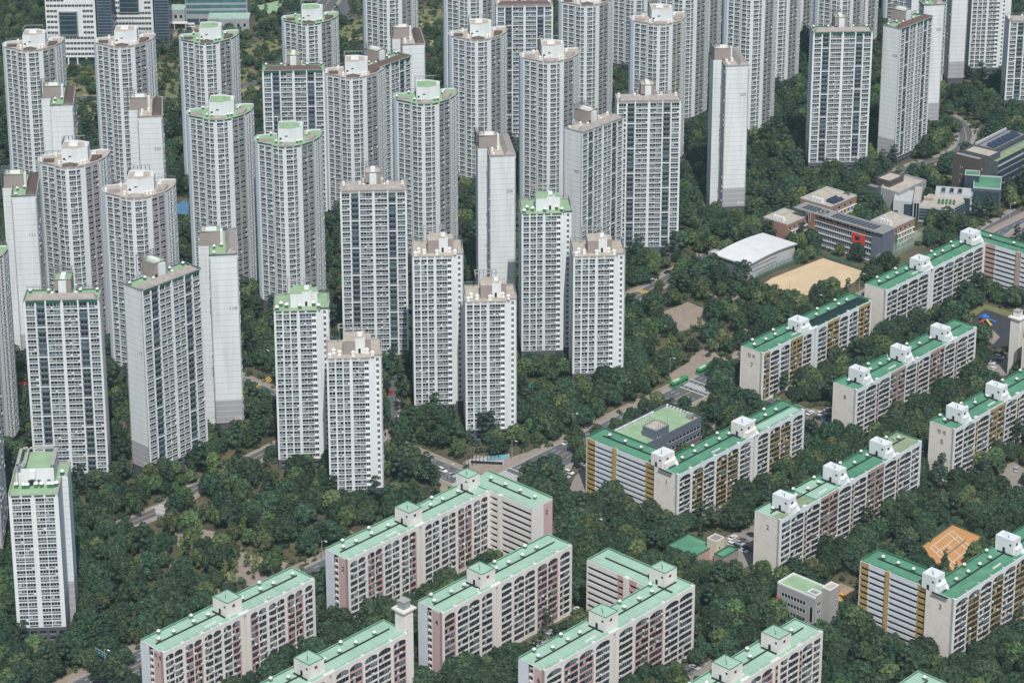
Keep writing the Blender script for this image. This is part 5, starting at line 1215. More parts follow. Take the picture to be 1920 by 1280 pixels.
area('parking_lot', [(1300, 820), (1340, 795), (1362, 812), (1325, 838)], .045, parkc, 0)
area('parking_lot', [(1268, 1275), (1340, 1232), (1352, 1250), (1300, 1290)], .045, parkc, 0)
area('parking_lot', [(1000, 1215), (1075, 1148), (1095, 1160), (1030, 1230)], .045, parkc, 0)
area('parking_lot', [(1870, 880), (1900, 865), (1925, 880), (1925, 940), (1880, 920)], .046, parkc, 0)
area('plaza', [(1620, 470), (1665, 440), (1720, 432), (1735, 445), (1690, 470), (1640, 482)], .046, paving, 0)
area('plaza', [(1745, 370), (1780, 345), (1810, 350), (1780, 372)], .047, parkc, 0)
area('plaza', [(1745, 345), (1830, 300), (1850, 310), (1800, 340)], .031, meadow, -3)
area('plaza', [(318, 70), (345, 45), (420, 48), (390, 66)], .046, paving, 0)
area('meadow', [(440, 122), (520, 108), (680, 76), (840, 44), (835, 12), (700, 30), (600, 55), (440, 90)], .02, meadow, -20, free=False)
area('meadow', [(140, 230), (330, 210), (480, 175), (480, 130), (300, 118), (110, 115)], .021, meadow, -20, free=False)
area('green_court', [(988, 722), (1010, 712), (1045, 730), (1030, 745), (1005, 740)], .045, greencrt, 0)
area('green_court', [(480, 12), (530, 0), (532, 22), (490, 28)], .046, roofgreen, 0)
area('blue_court', [(322, 390), (350, 372), (356, 400), (330, 412)], .045, bluecrt, 0)
area('plaza', [(10, 455), (32, 440), (36, 480), (14, 490)], .045, dirt, 0)
# tennis lines
c0, cu, cv = Vector(g2(1732, 1026)), Vector(g2(1786, 985)) - Vector(g2(1732, 1026)), Vector(g2(1790, 1078)) - Vector(g2(1732, 1026))
b = MB()
def seg(a0, b0, a1, b1, w=.16, z=.075):
    p, q = c0 + cu * a0 + cv * b0, c0 + cu * a1 + cv * b1; d = (q - p).normalized(); n = Vector((-d.y, d.x)) * w
    b.face([(*(p - n), z), (*(q - n), z), (*(q + n), z), (*(p + n), z)], linew)
for t in (.12, .24, .76, .88): seg(t, .1, t, .92)
for t in (.1, .3, .72, .92): seg(.12, t, .88, t)
seg(.5, .3, .5, .72); o = b.build('court_marking'); o['kind'] = 'structure'
p = c0 + cv * .51 + cu * .1; q = c0 + cv * .51 + cu * .9; d = (q - p).normalized()
nb = thing('tennis_net', 'dark tennis net strung across the orange clay court', 'net', (p.x, p.y, 0), math.atan2(d.y, d.x))
m = MB(); m.box(0, (q - p).length, -.03, .03, .1, 1.0, greyw); m.build('net', nb); m = MB(); m.cyl(0, 0, 0, 1.15, .06, .06, dark); m.cyl((q - p).length, 0, 0, 1.15, .06, .06, dark); m.build('post', nb)
# fences
def fence(label, pts, h, m, step=3.0, mesh_=True):
    P = [Vector(g2(*q)) for q in pts]; r = thing('fence', label, 'fence', (*P[0], 0))
    a = MB(); b = MB()
    for p, q in zip(P, P[1:]):
        d = q - p; Ln = d.length; t = tuple(d / Ln); o = (p.x - P[0].x, p.y - P[0].y)
        for k in range(int(h / .9) + 1): a.fbox(o, t, 0, Ln, -.05, .05, k * .9 + .1, k * .9 + .22, m, '')
        for k in range(int(Ln / step) + 1): b.fbox(o, t, k * step - .07, k * step + .07, -.07, .07, 0, h, m, '')
        if mesh_:
            k = 0
            while k < Ln: a.fbox(o, t, k, k + .1, -.02, .02, 0, h, m, ''); k += .55
    a.build('rails', r); b.build('posts', r); return r
fencem = mat('green_fence_wire', (.06, .16, .12), .6, .1, 1)
fencel = mat('pale_green_fence', (.30, .42, .33), .6, .1, 1)
fence('tall green wire fence along the upper edge of the sand field', [(1418, 528), (1448, 512), (1540, 478)], 4.5, fencem)
fence('grey-green wire fence between sand field and glazed school front', [(1543, 482), (1622, 508)], 3.0, fencem)
fence('tall pale green ball fence between the school and the emerald-roofed block', [(1642, 503), (1690, 475), (1738, 446)], 7.5, fencel)
fence('dark green fence round the orange clay court', [(1728, 1024), (1786, 980), (1856, 1011)], 3.2, fencem)

# ================================================================== vehicles, lamps, signs, play equipment
tyre = mat('tyre_black', (.015, .015, .015), .9, .1, 1); cglass = mat('car_glass', (.02, .026, .03), .08, .1, 1, spec=.6)
lampw = mat('headlight_glass', (.6, .6, .6), .2, .05, 1)
CAR = {}
def car_meshes(kind, paint):
    if (kind, paint) in CAR: return CAR[(kind, paint)]
    col = {'white': (.75, .75, .74), 'black': (.02, .02, .023), 'silver': (.42, .43, .45), 'red': (.5, .03, .045), 'grey': (.14, .15, .16), 'blue': (.07, .12, .25)}[paint]
    pm = MATS.get('car_paint_' + paint) or mat('car_paint_' + paint, col, .28, .04, .6, spec=.6)
    tall = kind == 'suv'; prof = [(-2.25, .35), (-2.3, .75), (-1.95, .95), (2.0, .95), (2.28, .72), (2.25, .35)] if not tall else [(-2.25, .4), (-2.3, 1.05), (1.2, 1.08), (2.15, .95), (2.28, .7), (2.25, .4)]
    # body: profile swept over the width with tucked shoulders
    m = MB(); ys = [(-.90, 0), (-.80, .06), (.80, .06), (.90, 0)]
    for (y0, a0), (y1, a1) in zip(ys, ys[1:]):
        for i in range(len(prof)):
            p, q = prof[i], prof[(i + 1) % len(prof)]
            f = lambda r, a: (r[0], r[1] + (a if r[1] > .6 else 0))
            A, B, C_, D_ = f(p, a0), f(q, a0), f(q, a1), f(p, a1)
            m.face([(A[0], y0, A[1]), (D_[0], y1, D_[1]), (C_[0], y1, C_[1]), (B[0], y0, B[1])], pm)
    for y in (-.90, .90):
        F = [(x, y, z) for x, z in prof]; m.face(F if y < 0 else F[::-1], pm)
    zr = 1.42 if not tall else 1.72; z0 = .96 if not tall else 1.06
    cab = [(-1.7, -1.0), (1.15, .35)] if not tall else [(-2.2, -1.95), (1.2, .5)]
    xb0, xb1 = cab[0]; xf0, xf1 = cab[1]
    m.box(xb1, xf1, -.66, .66, zr - .03, zr + .03, pm)
    body = m.mesh('body')
    g = MB(); g.hexa([(xb0, -.80, z0), (xf0, -.80, z0), (xf0, .80, z0), (xb0, .80, z0), (xb1 - .04, -.64, zr - .03), (xf1 + .04, -.64, zr - .03), (xf1 + .04, .64, zr - .03), (xb1 - .04, .64, zr - .03)], cglass, 'b')
    glass = g.mesh('window')
    wl = MB(); N = 10
    for i in range(N):
        a0, a1 = 2 * math.pi * i / N, 2 * math.pi * (i + 1) / N
        p = lambda a, y: (.33 * math.cos(a), y, .33 * math.sin(a))
        wl.face([p(a0, -.1), p(a1, -.1), p(a1, .1), p(a0, .1)], tyre); wl.face([(0, -.1, 0), p(a1, -.1), p(a0, -.1)], greyw); wl.face([(0, .1, 0), p(a0, .1), p(a1, .1)], greyw)
    wheel = MESH.get('wheel') or wl.mesh('wheel'); MESH['wheel'] = wheel
    hl = MESH.get('headlight')
    if not hl:
        q = MB(); q.box(-.05, .05, -.2, .2, -.08, .08, lampw); hl = MESH['headlight'] = q.mesh('headlight')
    CAR[(kind, paint)] = (body, glass, wheel, hl); return CAR[(kind, paint)]
CARN = {}; CARL = {}
ORD = ['', 'second ', 'third ', 'fourth ', 'fifth ', 'sixth ', 'seventh ', 'eighth ', 'ninth ']
def car(u, v, kind, paint, ang, where):
    body, glass, wheel, hl = car_meshes(kind, paint); p = at(u, v)
    word = 'estate' if kind == 'suv' else 'saloon'
    base = f'{paint} {word} {where}'; us = sorted(CARL[base]); q = us.index(u)
    lab = base if len(us) == 1 else f'{("first ", "second ", "third ", "fourth ", "fifth ")[q]}{paint} {word} from the left {where}'
    r = thing('parked_car' if 'parked' in where or 'car park' in where else 'car', lab, 'car', (p.x, p.y, .055), R(ang), 'cars round the blocks')
    link('body', body, r); link('window', glass, r)
    for x in (-1.4, 1.4):
        for y in (-.82, .82): link('wheel', wheel, r, (x, y, .33))
    for y in (-.6, .6): link('headlight', hl, r, (2.24, y, .7))
AH = math.degrees(math.atan2(AD.y, AD.x))
CARS = (
    (1217, 527, 'suv', 'white', AH, 'driving on the lane below the tower marked 207'), (1252, 512, 'sedan', 'black', AH, 'on the lane below the tower marked 207'),
    (731, 738, 'sedan', 'red', AH + 10, 'in the lane behind the point tower with beige roof'),
    (830, 884, 'suv', 'white', AH - 90, 'waiting on the cross street by the corner plaza'), (846, 893, 'sedan', 'silver', AH - 90, 'waiting on the cross street by the corner plaza'), (772, 828, 'sedan', 'black', AH - 90, 'waiting on the cross street'),
    (238, 1268, 'suv', 'black', AH, 'on the avenue at lower left'), (272, 1288, 'sedan', 'black', AH, 'at the very bottom edge on the avenue'),
    (1067, 888, 'suv', 'white', AH - 80, 'in the car park left of the block marked 1'), (1060, 895, 'sedan', 'silver', AH - 80, 'in the car park left of the block marked 1'), (1084, 877, 'suv', 'black', AH - 60, 'in the car park left of the block marked 1'), (1093, 873, 'sedan', 'silver', AH - 60, 'in the car park left of the block marked 1'), (1101, 868, 'sedan', 'black', AH - 60, 'in the car park left of the block marked 1'), (1049, 903, 'sedan', 'white', AH - 80, 'in the car park left of the block marked 1'), (1047, 912, 'sedan', 'black', AH - 80, 'in the car park left of the block marked 1'), (1050, 945, 'suv', 'white', AH - 80, 'parked under trees left of the block marked 1'),
    (1374, 1010, 'sedan', 'white', AH, 'driving past parked cars beside the block marked 2'), (1373, 1024, 'suv', 'white', AH - 90, 'parked beside the block marked 2'), (1386, 1020, 'sedan', 'silver', AH - 90, 'parked beside the block marked 2'), (1394, 1015, 'sedan', 'grey', AH - 90, 'parked beside the block marked 2'), (1393, 1034, 'sedan', 'white', AH - 90, 'parked beside the block marked 2'), (1402, 1030, 'sedan', 'black', AH - 90, 'parked beside the block marked 2'), (1410, 1005, 'sedan', 'black', AH - 90, 'parked beside the block marked 2'), (1382, 1028, 'sedan', 'black', AH - 90, 'parked beside the block marked 2'),
    (1519, 776, 'sedan', 'white', AH, 'in the car park left of the block marked 6'), (1541, 778, 'suv', 'white', AH - 40, 'in the car park left of the block marked 6'), (1534, 786, 'sedan', 'black', AH - 60, 'in the car park left of the block marked 6'), (1548, 790, 'sedan', 'blue', AH - 60, 'in the car park left of the block marked 6'), (1553, 770, 'sedan', 'silver', AH - 20, 'in the car park left of the block marked 6'), (1556, 783, 'sedan', 'black', AH - 60, 'in the car park left of the block marked 6'), (1549, 839, 'sedan', 'white', AH - 70, 'parked among trees below the block marked 6'),
    (1736, 834, 'sedan', 'black', AH - 70, 'in the car park left of the block marked 5'), (1731, 840, 'sedan', 'blue', AH - 70, 'in the car park left of the block marked 5'), (1740, 828, 'sedan', 'grey', AH - 70, 'in the car park left of the block marked 5'), (1731, 853, 'suv', 'white', AH - 70, 'in the car park left of the block marked 5'), (1743, 843, 'sedan', 'black', AH - 70, 'in the car park left of the block marked 5'), (1728, 846, 'sedan', 'black', AH - 70, 'in the car park left of the block marked 5'),
    (1874, 672, 'suv', 'white', AH - 70, 'in the car park before the square beige chimney'), (1868, 677, 'sedan', 'black', AH - 70, 'in the car park before the square beige chimney'), (1863, 681, 'sedan', 'black', AH - 70, 'in the car park before the square beige chimney'), (1857, 682, 'sedan', 'white', AH - 70, 'in the car park before the square beige chimney'), (1861, 693, 'sedan', 'white', AH, 'in the car park before the square beige chimney'),
    (1316, 800, 'suv', 'white', AH - 90, 'parked beside the shopping building'), (1328, 804, 'suv', 'black', AH - 90, 'parked beside the shopping building'),
    (1085, 1145, 'sedan', 'white', AH - 90, 'parked behind the block marked 6 at the bottom'), (1078, 1153, 'sedan', 'black', AH - 90, 'parked behind the block marked 6 at the bottom'), (1074, 1166, 'suv', 'white', AH - 90, 'parked behind the block marked 6 at the bottom'), (1062, 1172, 'sedan', 'black', AH - 90, 'parked behind the block marked 6 at the bottom'), (1039, 1188, 'sedan', 'silver', AH - 90, 'parked behind the block marked 6 at the bottom'), (1030, 1194, 'sedan', 'silver', AH - 90, 'parked behind the block marked 6 at the bottom'), (1010, 1207, 'sedan', 'silver', AH - 90, 'parked behind the block marked 6 at the bottom'), (1002, 1212, 'sedan', 'white', AH - 90, 'parked behind the block marked 6 at the bottom'),
    (1314, 1245, 'sedan', 'silver', AH - 90, 'parked behind the cut-off mint-roofed block'), (1302, 1253, 'sedan', 'silver', AH - 90, 'parked behind the cut-off mint-roofed block'), (1290, 1261, 'sedan', 'grey', AH - 90, 'parked behind the cut-off mint-roofed block'), (1278, 1270, 'sedan', 'black', AH - 90, 'parked behind the cut-off mint-roofed block'),
    (1445, 1146, 'suv', 'white', AH + 60, 'parked by the small grey tiled office'), (1438, 1140, 'sedan', 'black', AH + 60, 'parked by the small grey tiled office'),
    (1618, 1208, 'suv', 'white', AH - 100, 'parked below the striped wing of the block marked 3'), (1765, 1268, 'sedan', 'silver', AH, 'at the bottom edge below the block marked 3'), (1788, 938, 'sedan', 'white', AH - 30, 'parked under trees right of the block marked 2'), (1905, 882, 'sedan', 'silver', AH + 30, 'parked at the right edge under trees'), (1906, 945, 'suv', 'white', AH - 70, 'parked at the right edge under trees'), (1062, 832, 'sedan', 'white', AH, 'on the avenue left of the block marked 1'),
    (495, 697, 'sedan', 'black', AH - 90, 'on the side street left of the green-roofed point tower'), (1620, 362, 'sedan', 'black', AH, 'behind the brick school'), (1442, 1034 - 0, 'sedan', 'black', AH - 90, 'hidden behind the block marked 2'))
for u, v, k, p_, a_, wh in CARS: CARL.setdefault(f'{p_} {"estate" if k == "suv" else "saloon"} {wh}', []).append(u)
for u, v, k, p_, a_, wh in CARS:
    if 'hidden' not in wh: car(u, v, k, p_, a_, wh)
buspaint = mat('bus_green', (.055, .27, .11), .35, .05, .6, spec=.5); buslight = mat('bus_roof_pale', (.45, .62, .42), .5, .08, 1)
def bus(u, v, ang, lab, paint=None, top=None):
    p = at(u, v); r = thing('bus', lab, 'bus', (p.x, p.y, .06), R(ang), 'green city buses'); pt = paint or buspaint
    m = MB(); L, Wd, h = 10.9, 1.24, 3.15
    m.hexa([(-L / 2, -Wd, .35), (L / 2, -Wd, .35), (L / 2, Wd, .35), (-L / 2, Wd, .35), (-L / 2, -Wd, 1.3), (L / 2 + .08, -Wd, 1.3), (L / 2 + .08, Wd, 1.3), (-L / 2, Wd, 1.3)], pt)
    m.hexa([(-L / 2, -Wd, 2.35), (L / 2, -Wd, 2.35), (L / 2, Wd, 2.35), (-L / 2, Wd, 2.35), (-L / 2 + .1, -Wd + .12, h), (L / 2 - .15, -Wd + .12, h), (L / 2 - .15, Wd - .12, h), (-L / 2 + .1, Wd - .12, h)], pt)
    for x in (-L / 2, -2.6, .2, 2.9, L / 2 - .35): m.box(x, x + .3, -Wd - .004, Wd + .004, 1.3, 2.35, pt)
    m.build('body', r)
    m = MB(); m.box(-L / 2 + .03, L / 2 - .03, -Wd + .03, Wd - .03, 1.3, 2.35, cglass); m.build('window', r)
    m = MB(); m.box(-.2, 4.2, -.7, .7, h, h + .28, top or buslight); m.box(-4.4, -2.2, -.8, .8, h, h + .22, pt); m.build('roof_unit', r)
    for x in (-2.9, 3.1):
        for y in (-1.14, 1.14):
            o = link('wheel', MESH['wheel'], r, (x, y, .48)); o.scale = (1.45, 1.45, 1.45)
    for y in (-.9, .9): link('headlight', MESH['headlight'], r, (L / 2 + .08, y, .8))
bus(1273, 722, AH + 180, 'green city bus crossing the zebra stripes of the avenue'); bus(1322, 697, AH + 180, 'green city bus stopped on the avenue behind the crossing')
bus(350, 52, 2, 'white coach parked before the teal glass hall at the top', mat('coach_white', (.7, .71, .72), .4, .04, 1), greyw)
polem = mat('galvanised_pole', (.45, .46, .46), .5, .06, 1, metal=.3)
LN = {}
def lamp(u, v, where, h=9.5, ang=None, arms=1):
    p = at(u, v); r = thing('street_lamp', 'tall grey street lamp ' + where, 'street lamp', (p.x, p.y, 0), R(AH - 90 if ang is None else ang), 'street lamps')
    m = MB(); m.cyl(0, 0, 0, h, .17, .10, polem, 8); m.build('pole', r)
    m = MB(); m.tube((0, 0, h - .1), (2.2, 0, h + .35), .07, polem)
    if arms > 1: m.tube((0, 0, h - .1), (-1.6, 0, h - .9), .06, polem)
    m.build('arm', r); m = MB(); m.box(1.9, 3.1, -.22, .22, h + .26, h + .46, ventw); m.build('lamp_head', r)
for u, v, wh in ((198, 1258, 'over the avenue beside the blue road sign'), (335, 1205, 'among trees behind the block marked 1 at lower left'), (604, 1052, 'at the left corner of the L-shaped block with two figures 2'), (1074, 810, 'on the avenue bank before the corner plaza'), (1172, 750, 'on the avenue bank below the rightmost point tower'), (1256, 705, 'beside the green buses'), (1531, 585, 'behind the half-dark roof of the block marked 7'), (1611, 545, 'behind the block below the sand field'), (1480, 560, 'below the sand field'), (740, 815, 'at the foot of the nearest point tower'), (497, 690, 'on the side street left of the green-roofed point tower'), (1845, 300, 'by the dark office at the right edge'), (1893, 410, 'on the road at the right edge'), (960, 862, 'on the corner plaza'), (842, 905, 'on the cross street near the corner plaza'), (1640, 905, 'between the blocks marked 1 and 2'), (1118, 1010, 'between the mint and emerald roofed blocks')):
    lamp(u, v, wh)
def gantry():
    p = at(181, 1245); h = 7.2; r = thing('road_sign', 'blue-green overhead direction sign on a grey post beside the avenue', 'road sign', (p.x, p.y, 0), R(AH - 90))
    m = MB(); m.cyl(0, 0, 0, h, .2, .14, polem); m.tube((0, 0, h - .2), (7.4, 0, h - .2), .12, polem); m.tube((0, 0, h - 1.6), (7.4, 0, h - 1.6), .1, polem); m.build('post', r)
    m = MB(); m.box(.4, 7.4, -.12, -.04, h - 2.6, h - .3, mat('sign_blue_green', (.02, .13, .15), .6, .08, 1)); m.build('sign_board', r)
    m = MB()
    for x in (1.6, 3.6, 5.8): m.box(x, x + .9, -.16, -.13, h - 1.2, h - 1.0, linew); m.box(x + .1, x + .7, -.16, -.13, h - 1.8, h - 1.6, linew)
    m.build('lettering', r)
gantry()
i = 0
for (u0, v0, u1, v1, n, wh) in ((858, 862, 880, 852, 5, 'left of the glass shelter'), (872, 873, 935, 868, 10, 'in front of the glass shelter'), (880, 862, 900, 852, 4, 'behind the glass shelter')):
    for k in range(n):
        u, v = u0 + (u1 - u0) * k / (n - 1), v0 + (v1 - v0) * k / (n - 1); p = at(u, v)
        r = thing('light_post', 'thin dark post of the row ' + wh + ' on the corner plaza', 'post', (p.x, p.y, 0), 0, 'dark posts on the corner plaza ' + wh)
        m = MESH.get('light_post')
        if not m: q = MB(); q.cyl(0, 0, 0, 5.2, .12, .1, dark, 6); m = MESH['light_post'] = q.mesh('shaft'); q = MB(); q.cyl(0, 0, 0, .25, .2, .2, greyw, 6); MESH['light_cap'] = q.mesh('cap')
        link('shaft', m, r); link('cap', MESH['light_cap'], r, (0, 0, 5.2))
def play(u, v, lab, cols, ang):
    p = at(u, v); r = thing('play_frame', lab, 'playground slide', (p.x, p.y, 0), R(ang)); c = [mat('play_' + n, k, .5, .05, 1) for n, k in cols]
    m = MB(); [m.cyl(x, y, 0, 3, .12, .12, c[3], 6) for x in (-1.3, 1.3) for y in (-1.3, 1.3)]; m.box(-1.4, 1.4, -1.4, 1.4, 1.7, 1.85, c[3]); m.build('platform', r)
    m = MB(); m.face([(-1.9, -1.9, 2.9), (1.9, -1.9, 2.9), (0, 0, 4.4)], c[0]); m.face([(1.9, -1.9, 2.9), (1.9, 1.9, 2.9), (0, 0, 4.4)], c[0]); m.face([(1.9, 1.9, 2.9), (-1.9, 1.9, 2.9), (0, 0, 4.4)], c[0]); m.face([(-1.9, 1.9, 2.9), (-1.9, -1.9, 2.9), (0, 0, 4.4)], c[0]); m.build('roof', r)
    for (dx, dy, k) in ((-1, -.6, 1), (1, -.6, 2), (.1, -1, 3)):
        m = MB(); d = Vector((dx, dy)).normalized(); a = Vector((0, 0)) + d * 1.3; e = d * 5.6; n = Vector((-d.y, d.x)) * .55
        m.hexa([(*(a - n), 1.5), (*(e - n), .1), (*(e + n), .1), (*(a + n), 1.5), (*(a - n), 1.9), (*(e - n), .45), (*(e + n), .45), (*(a + n), 1.9)], c[k]); m.build('slide', r)
play(1846, 603, 'climbing frame with blue roof and red, yellow and blue slides on the dark playground', (('blue', (.03, .14, .5)), ('red', (.55, .05, .08)), ('azure', (.04, .2, .62)), ('yellow', (.6, .4, .1))), 20)
play(1565, 1116, 'climbing frame with magenta roof and yellow slide on the orange sand', (('magenta', (.6, .05, .22)), ('pink', (.55, .1, .4)), ('orange', (.7, .36, .04)), ('amber', (.6, .33, .05))), 10)

# ================================================================== trees
def leafmat(name, c1, c2, hv=.32):
    m = bpy.data.materials.new(name); m.use_nodes = True; n = m.node_tree.nodes; l = m.node_tree.links; b = n['Principled BSDF']
    b.inputs['Roughness'].default_value = .6; b.inputs['Specular IOR Level'].default_value = .25
    tc = n.new('ShaderNodeTexCoord'); nz = n.new('ShaderNodeTexNoise'); nz.inputs['Scale'].default_value = .55; nz.inputs['Detail'].default_value = 3
    l.new(tc.outputs['Object'], nz.inputs[0]); rp = n.new('ShaderNodeValToRGB'); rp.color_ramp.elements[0].position = .35; rp.color_ramp.elements[1].position = .68
    rp.color_ramp.elements[0].color = (*c1, 1); rp.color_ramp.elements[1].color = (*c2, 1); l.new(nz.outputs['Fac'], rp.inputs[0])
    oi = n.new('ShaderNodeObjectInfo'); hs = n.new('ShaderNodeHueSaturation')
    a = n.new('ShaderNodeMapRange'); a.inputs[3].default_value = 1 - hv; a.inputs[4].default_value = 1 + hv * 1.3; l.new(oi.outputs['Random'], a.inputs[0]); l.new(a.outputs[0], hs.inputs['Value'])
    mu = n.new('ShaderNodeMath'); mu.operation = 'MULTIPLY'; mu.inputs[1].default_value = 7.31; l.new(oi.outputs['Random'], mu.inputs[0]); fr = n.new('ShaderNodeMath'); fr.operation = 'FRACT'; l.new(mu.outputs[0], fr.inputs[0])
    h = n.new('ShaderNodeMapRange'); h.inputs[3].default_value = .465; h.inputs[4].default_value = .54; l.new(fr.outputs[0], h.inputs[0]); l.new(h.outputs[0], hs.inputs['Hue'])
    l.new(rp.outputs[0], hs.inputs['Color']); l.new(hs.outputs[0], b.inputs['Base Color']); return m
leafA = leafmat('leaves_dark', (.020, .042, .026), (.060, .098, .045)); leafB = leafmat('leaves_mid', (.040, .070, .030), (.115, .150, .055)); leafP = leafmat('pine_needles', (.019, .040, .029), (.054, .086, .046)); leafL = leafmat('leaves_light', (.08, .115, .035), (.15, .18, .055))
bark = mat('bark', (.10, .075, .055), .95, .2, 1)
NR = np.random.default_rng(5)
def crown(name, clumps, per, size, m, flat=1.0):
    V = []; F = []
    for (cx, cy, cz, r) in clumps:
        k = max(8, int(per * r * r))
        d = NR.normal(size=(k, 3)); d /= np.linalg.norm(d, axis=1)[:, None]; d[:, 2] = np.where(d[:, 2] < -.45, -d[:, 2], d[:, 2])
        rad = r * NR.uniform(.72, 1.06, k)
        P = np.array([cx, cy, cz]) + d * rad[:, None] * np.array([1, 1, flat])
        nrm = d + NR.normal(size=(k, 3)) * .30; nrm[:, 2] += .12; nrm /= np.linalg.norm(nrm, axis=1)[:, None]
        t = np.cross(nrm, NR.normal(size=(k, 3))); t /= np.linalg.norm(t, axis=1)[:, None]; b = np.cross(nrm, t)
        s = size * NR.uniform(.6, 1.25, k)[:, None]; a = s * NR.uniform(.5, .9, k)[:, None]
        o = len(V) 
        for i in range(k):
            q = len(V); V += [P[i] - t[i] * s[i], P[i] - b[i] * a[i], P[i] + t[i] * s[i], P[i] + b[i] * a[i]]; F.append((q, q + 1, q + 2, q + 3))
    me = bpy.data.meshes.new(name); me.from_pydata([tuple(v) for v in V], [], F); me.materials.append(m); me.update(); return me
tr = random.Random(11)
def broad_clumps(R_, H, n, z0):
    c = [(0, 0, z0 + H * .45, R_ * .62)]
    for i in range(n):
        a = 2.4 * i + tr.uniform(-.4, .4); t = (i + .5) / n; zz = z0 + H * (.10 + .78 * t); rr_ = R_ * math.sqrt(max(.05, 1 - (t * 1.02) ** 2.2)) * tr.uniform(.55, .85)
        c.append((rr_ * math.cos(a), rr_ * math.sin(a), zz, R_ * tr.uniform(.27, .42)))
    return c
KINDS = {}
def trunk_mesh(h, r, limbs=5, spread=1.6):
    m = MB(); m.cyl(0, 0, 0, h, r, r * .55, bark, 7)
    for i in range(limbs):
        a = 2.4 * i; z = h * (.5 + .09 * i); m.tube((0, 0, z), (spread * math.cos(a), spread * math.sin(a), z + h * .32), r * .32, bark, 5)
    return m.mesh('trunk')
for k in range(3): KINDS['broad%d' % k] = (crown('crown', broad_clumps(3.7 + .3 * k, 6.2, 17 + 2 * k, 2.6), 46, .40, (leafA, leafB, leafA)[k]), trunk_mesh(5.2, .24), 4.0)
KINDS['wide'] = (crown('crown', broad_clumps(5.0, 6.0, 26, 2.8), 40, .42, leafA), trunk_mesh(5.2, .3, 6, 2.6), 5.2)
def pine_clumps(): 
    c = []
    for i in range(11):
        a = 2.4 * i + tr.uniform(-.5, .5); r = tr.uniform(.6, 2.5) * (1.15 - .06 * i); c.append((r * math.cos(a), r * math.sin(a), 6.0 + i * .62 + tr.uniform(-.3, .3), tr.uniform(.95, 1.45)))
    return c
for k in range(2): KINDS['pine%d' % k] = (crown('crown', pine_clumps(), 50, .36, leafP, .55), trunk_mesh(12.2, .22, 6, 1.8), 3.2)
KINDS['young'] = (crown('crown', [(tr.uniform(-.9, .9), tr.uniform(-.9, .9), 2.4 + i * .62, tr.uniform(.6, .95)) for i in range(9)], 44, .34, leafL), trunk_mesh(7.4, .12, 5, .8), 1.9)
KINDS['conifer'] = (crown('crown', [(.25 * math.cos(i * 2.4), .25 * math.sin(i * 2.4), .9 + i * .78, 1.55 * (1 - i / 9.5)) for i in range(9)], 60, .36, leafA), trunk_mesh(4, .14, 2, .4), 1.6)
KINDS['shrub'] = (crown('crown', [(tr.uniform(-.7, .7), tr.uniform(-.7, .7), .55, tr.uniform(.6, .9)) for i in range(4)], 40, .32, leafB), None, 1.3)
KINDS['shrubd'] = (crown('crown', [(tr.uniform(-.8, .8), tr.uniform(-.8, .8), .6, tr.uniform(.7, 1.0)) for i in range(4)], 40, .34, leafA), None, 1.4)
TREEK = ['broad0', 'broad1', 'broad2', 'wide', 'pine0', 'pine1', 'young', 'conifer', 'shrub', 'shrubd']
def inside(P, poly, pad):
    """mask of points inside the polygon or within pad of its edge (numpy)"""
    x, y = P[:, 0], P[:, 1]; q = np.array(poly); n = len(q); ins = np.zeros(len(P), bool); dmin = np.full(len(P), 1e9)
    for i in range(n):
        a, b = q[i], q[(i + 1) % n]
        c = ((a[1] > y) != (b[1] > y)) & (x < (b[0] - a[0]) * (y - a[1]) / (b[1] - a[1] + 1e-12) + a[0]); ins ^= c
        d = b - a; t = np.clip(((x - a[0]) * d[0] + (y - a[1]) * d[1]) / (d @ d + 1e-9), 0, 1); dmin = np.minimum(dmin, np.hypot(x - a[0] - t * d[0], y - a[1] - t * d[1]))
    return (ins | (dmin < pad)) if pad >= 0 else (ins & (dmin > -pad))
def blocked(P, extra=0.0):
    k = np.zeros(len(P), bool)
    for poly, h, lab, pad in FOOT: k |= inside(P, poly, pad + extra)
    for poly, pad in FREE: k |= inside(P, poly, pad + extra * .5 if pad >= 0 else pad)
    return k
def grid(step, jit):
    Y = np.arange(800, 1860, step); pts = []
    for y in Y:
        hw = y * .215 + 20; X = np.arange(-hw, hw, step); pts.append(np.c_[X, np.full(len(X), y)])
    P = np.vstack(pts); return P + NR.uniform(-jit, jit, P.shape)
def pxof(P):
    dz = -CAM_H; zc = P[:, 1] * CP - dz * SP; return 960 + FPX * P[:, 0] / zc, PPV - FPX * (P[:, 1] * SP + dz * CP) / zc
def poly_px(P, px): u, v = pxof(P); return inside(np.c_[u, v], px, 0)
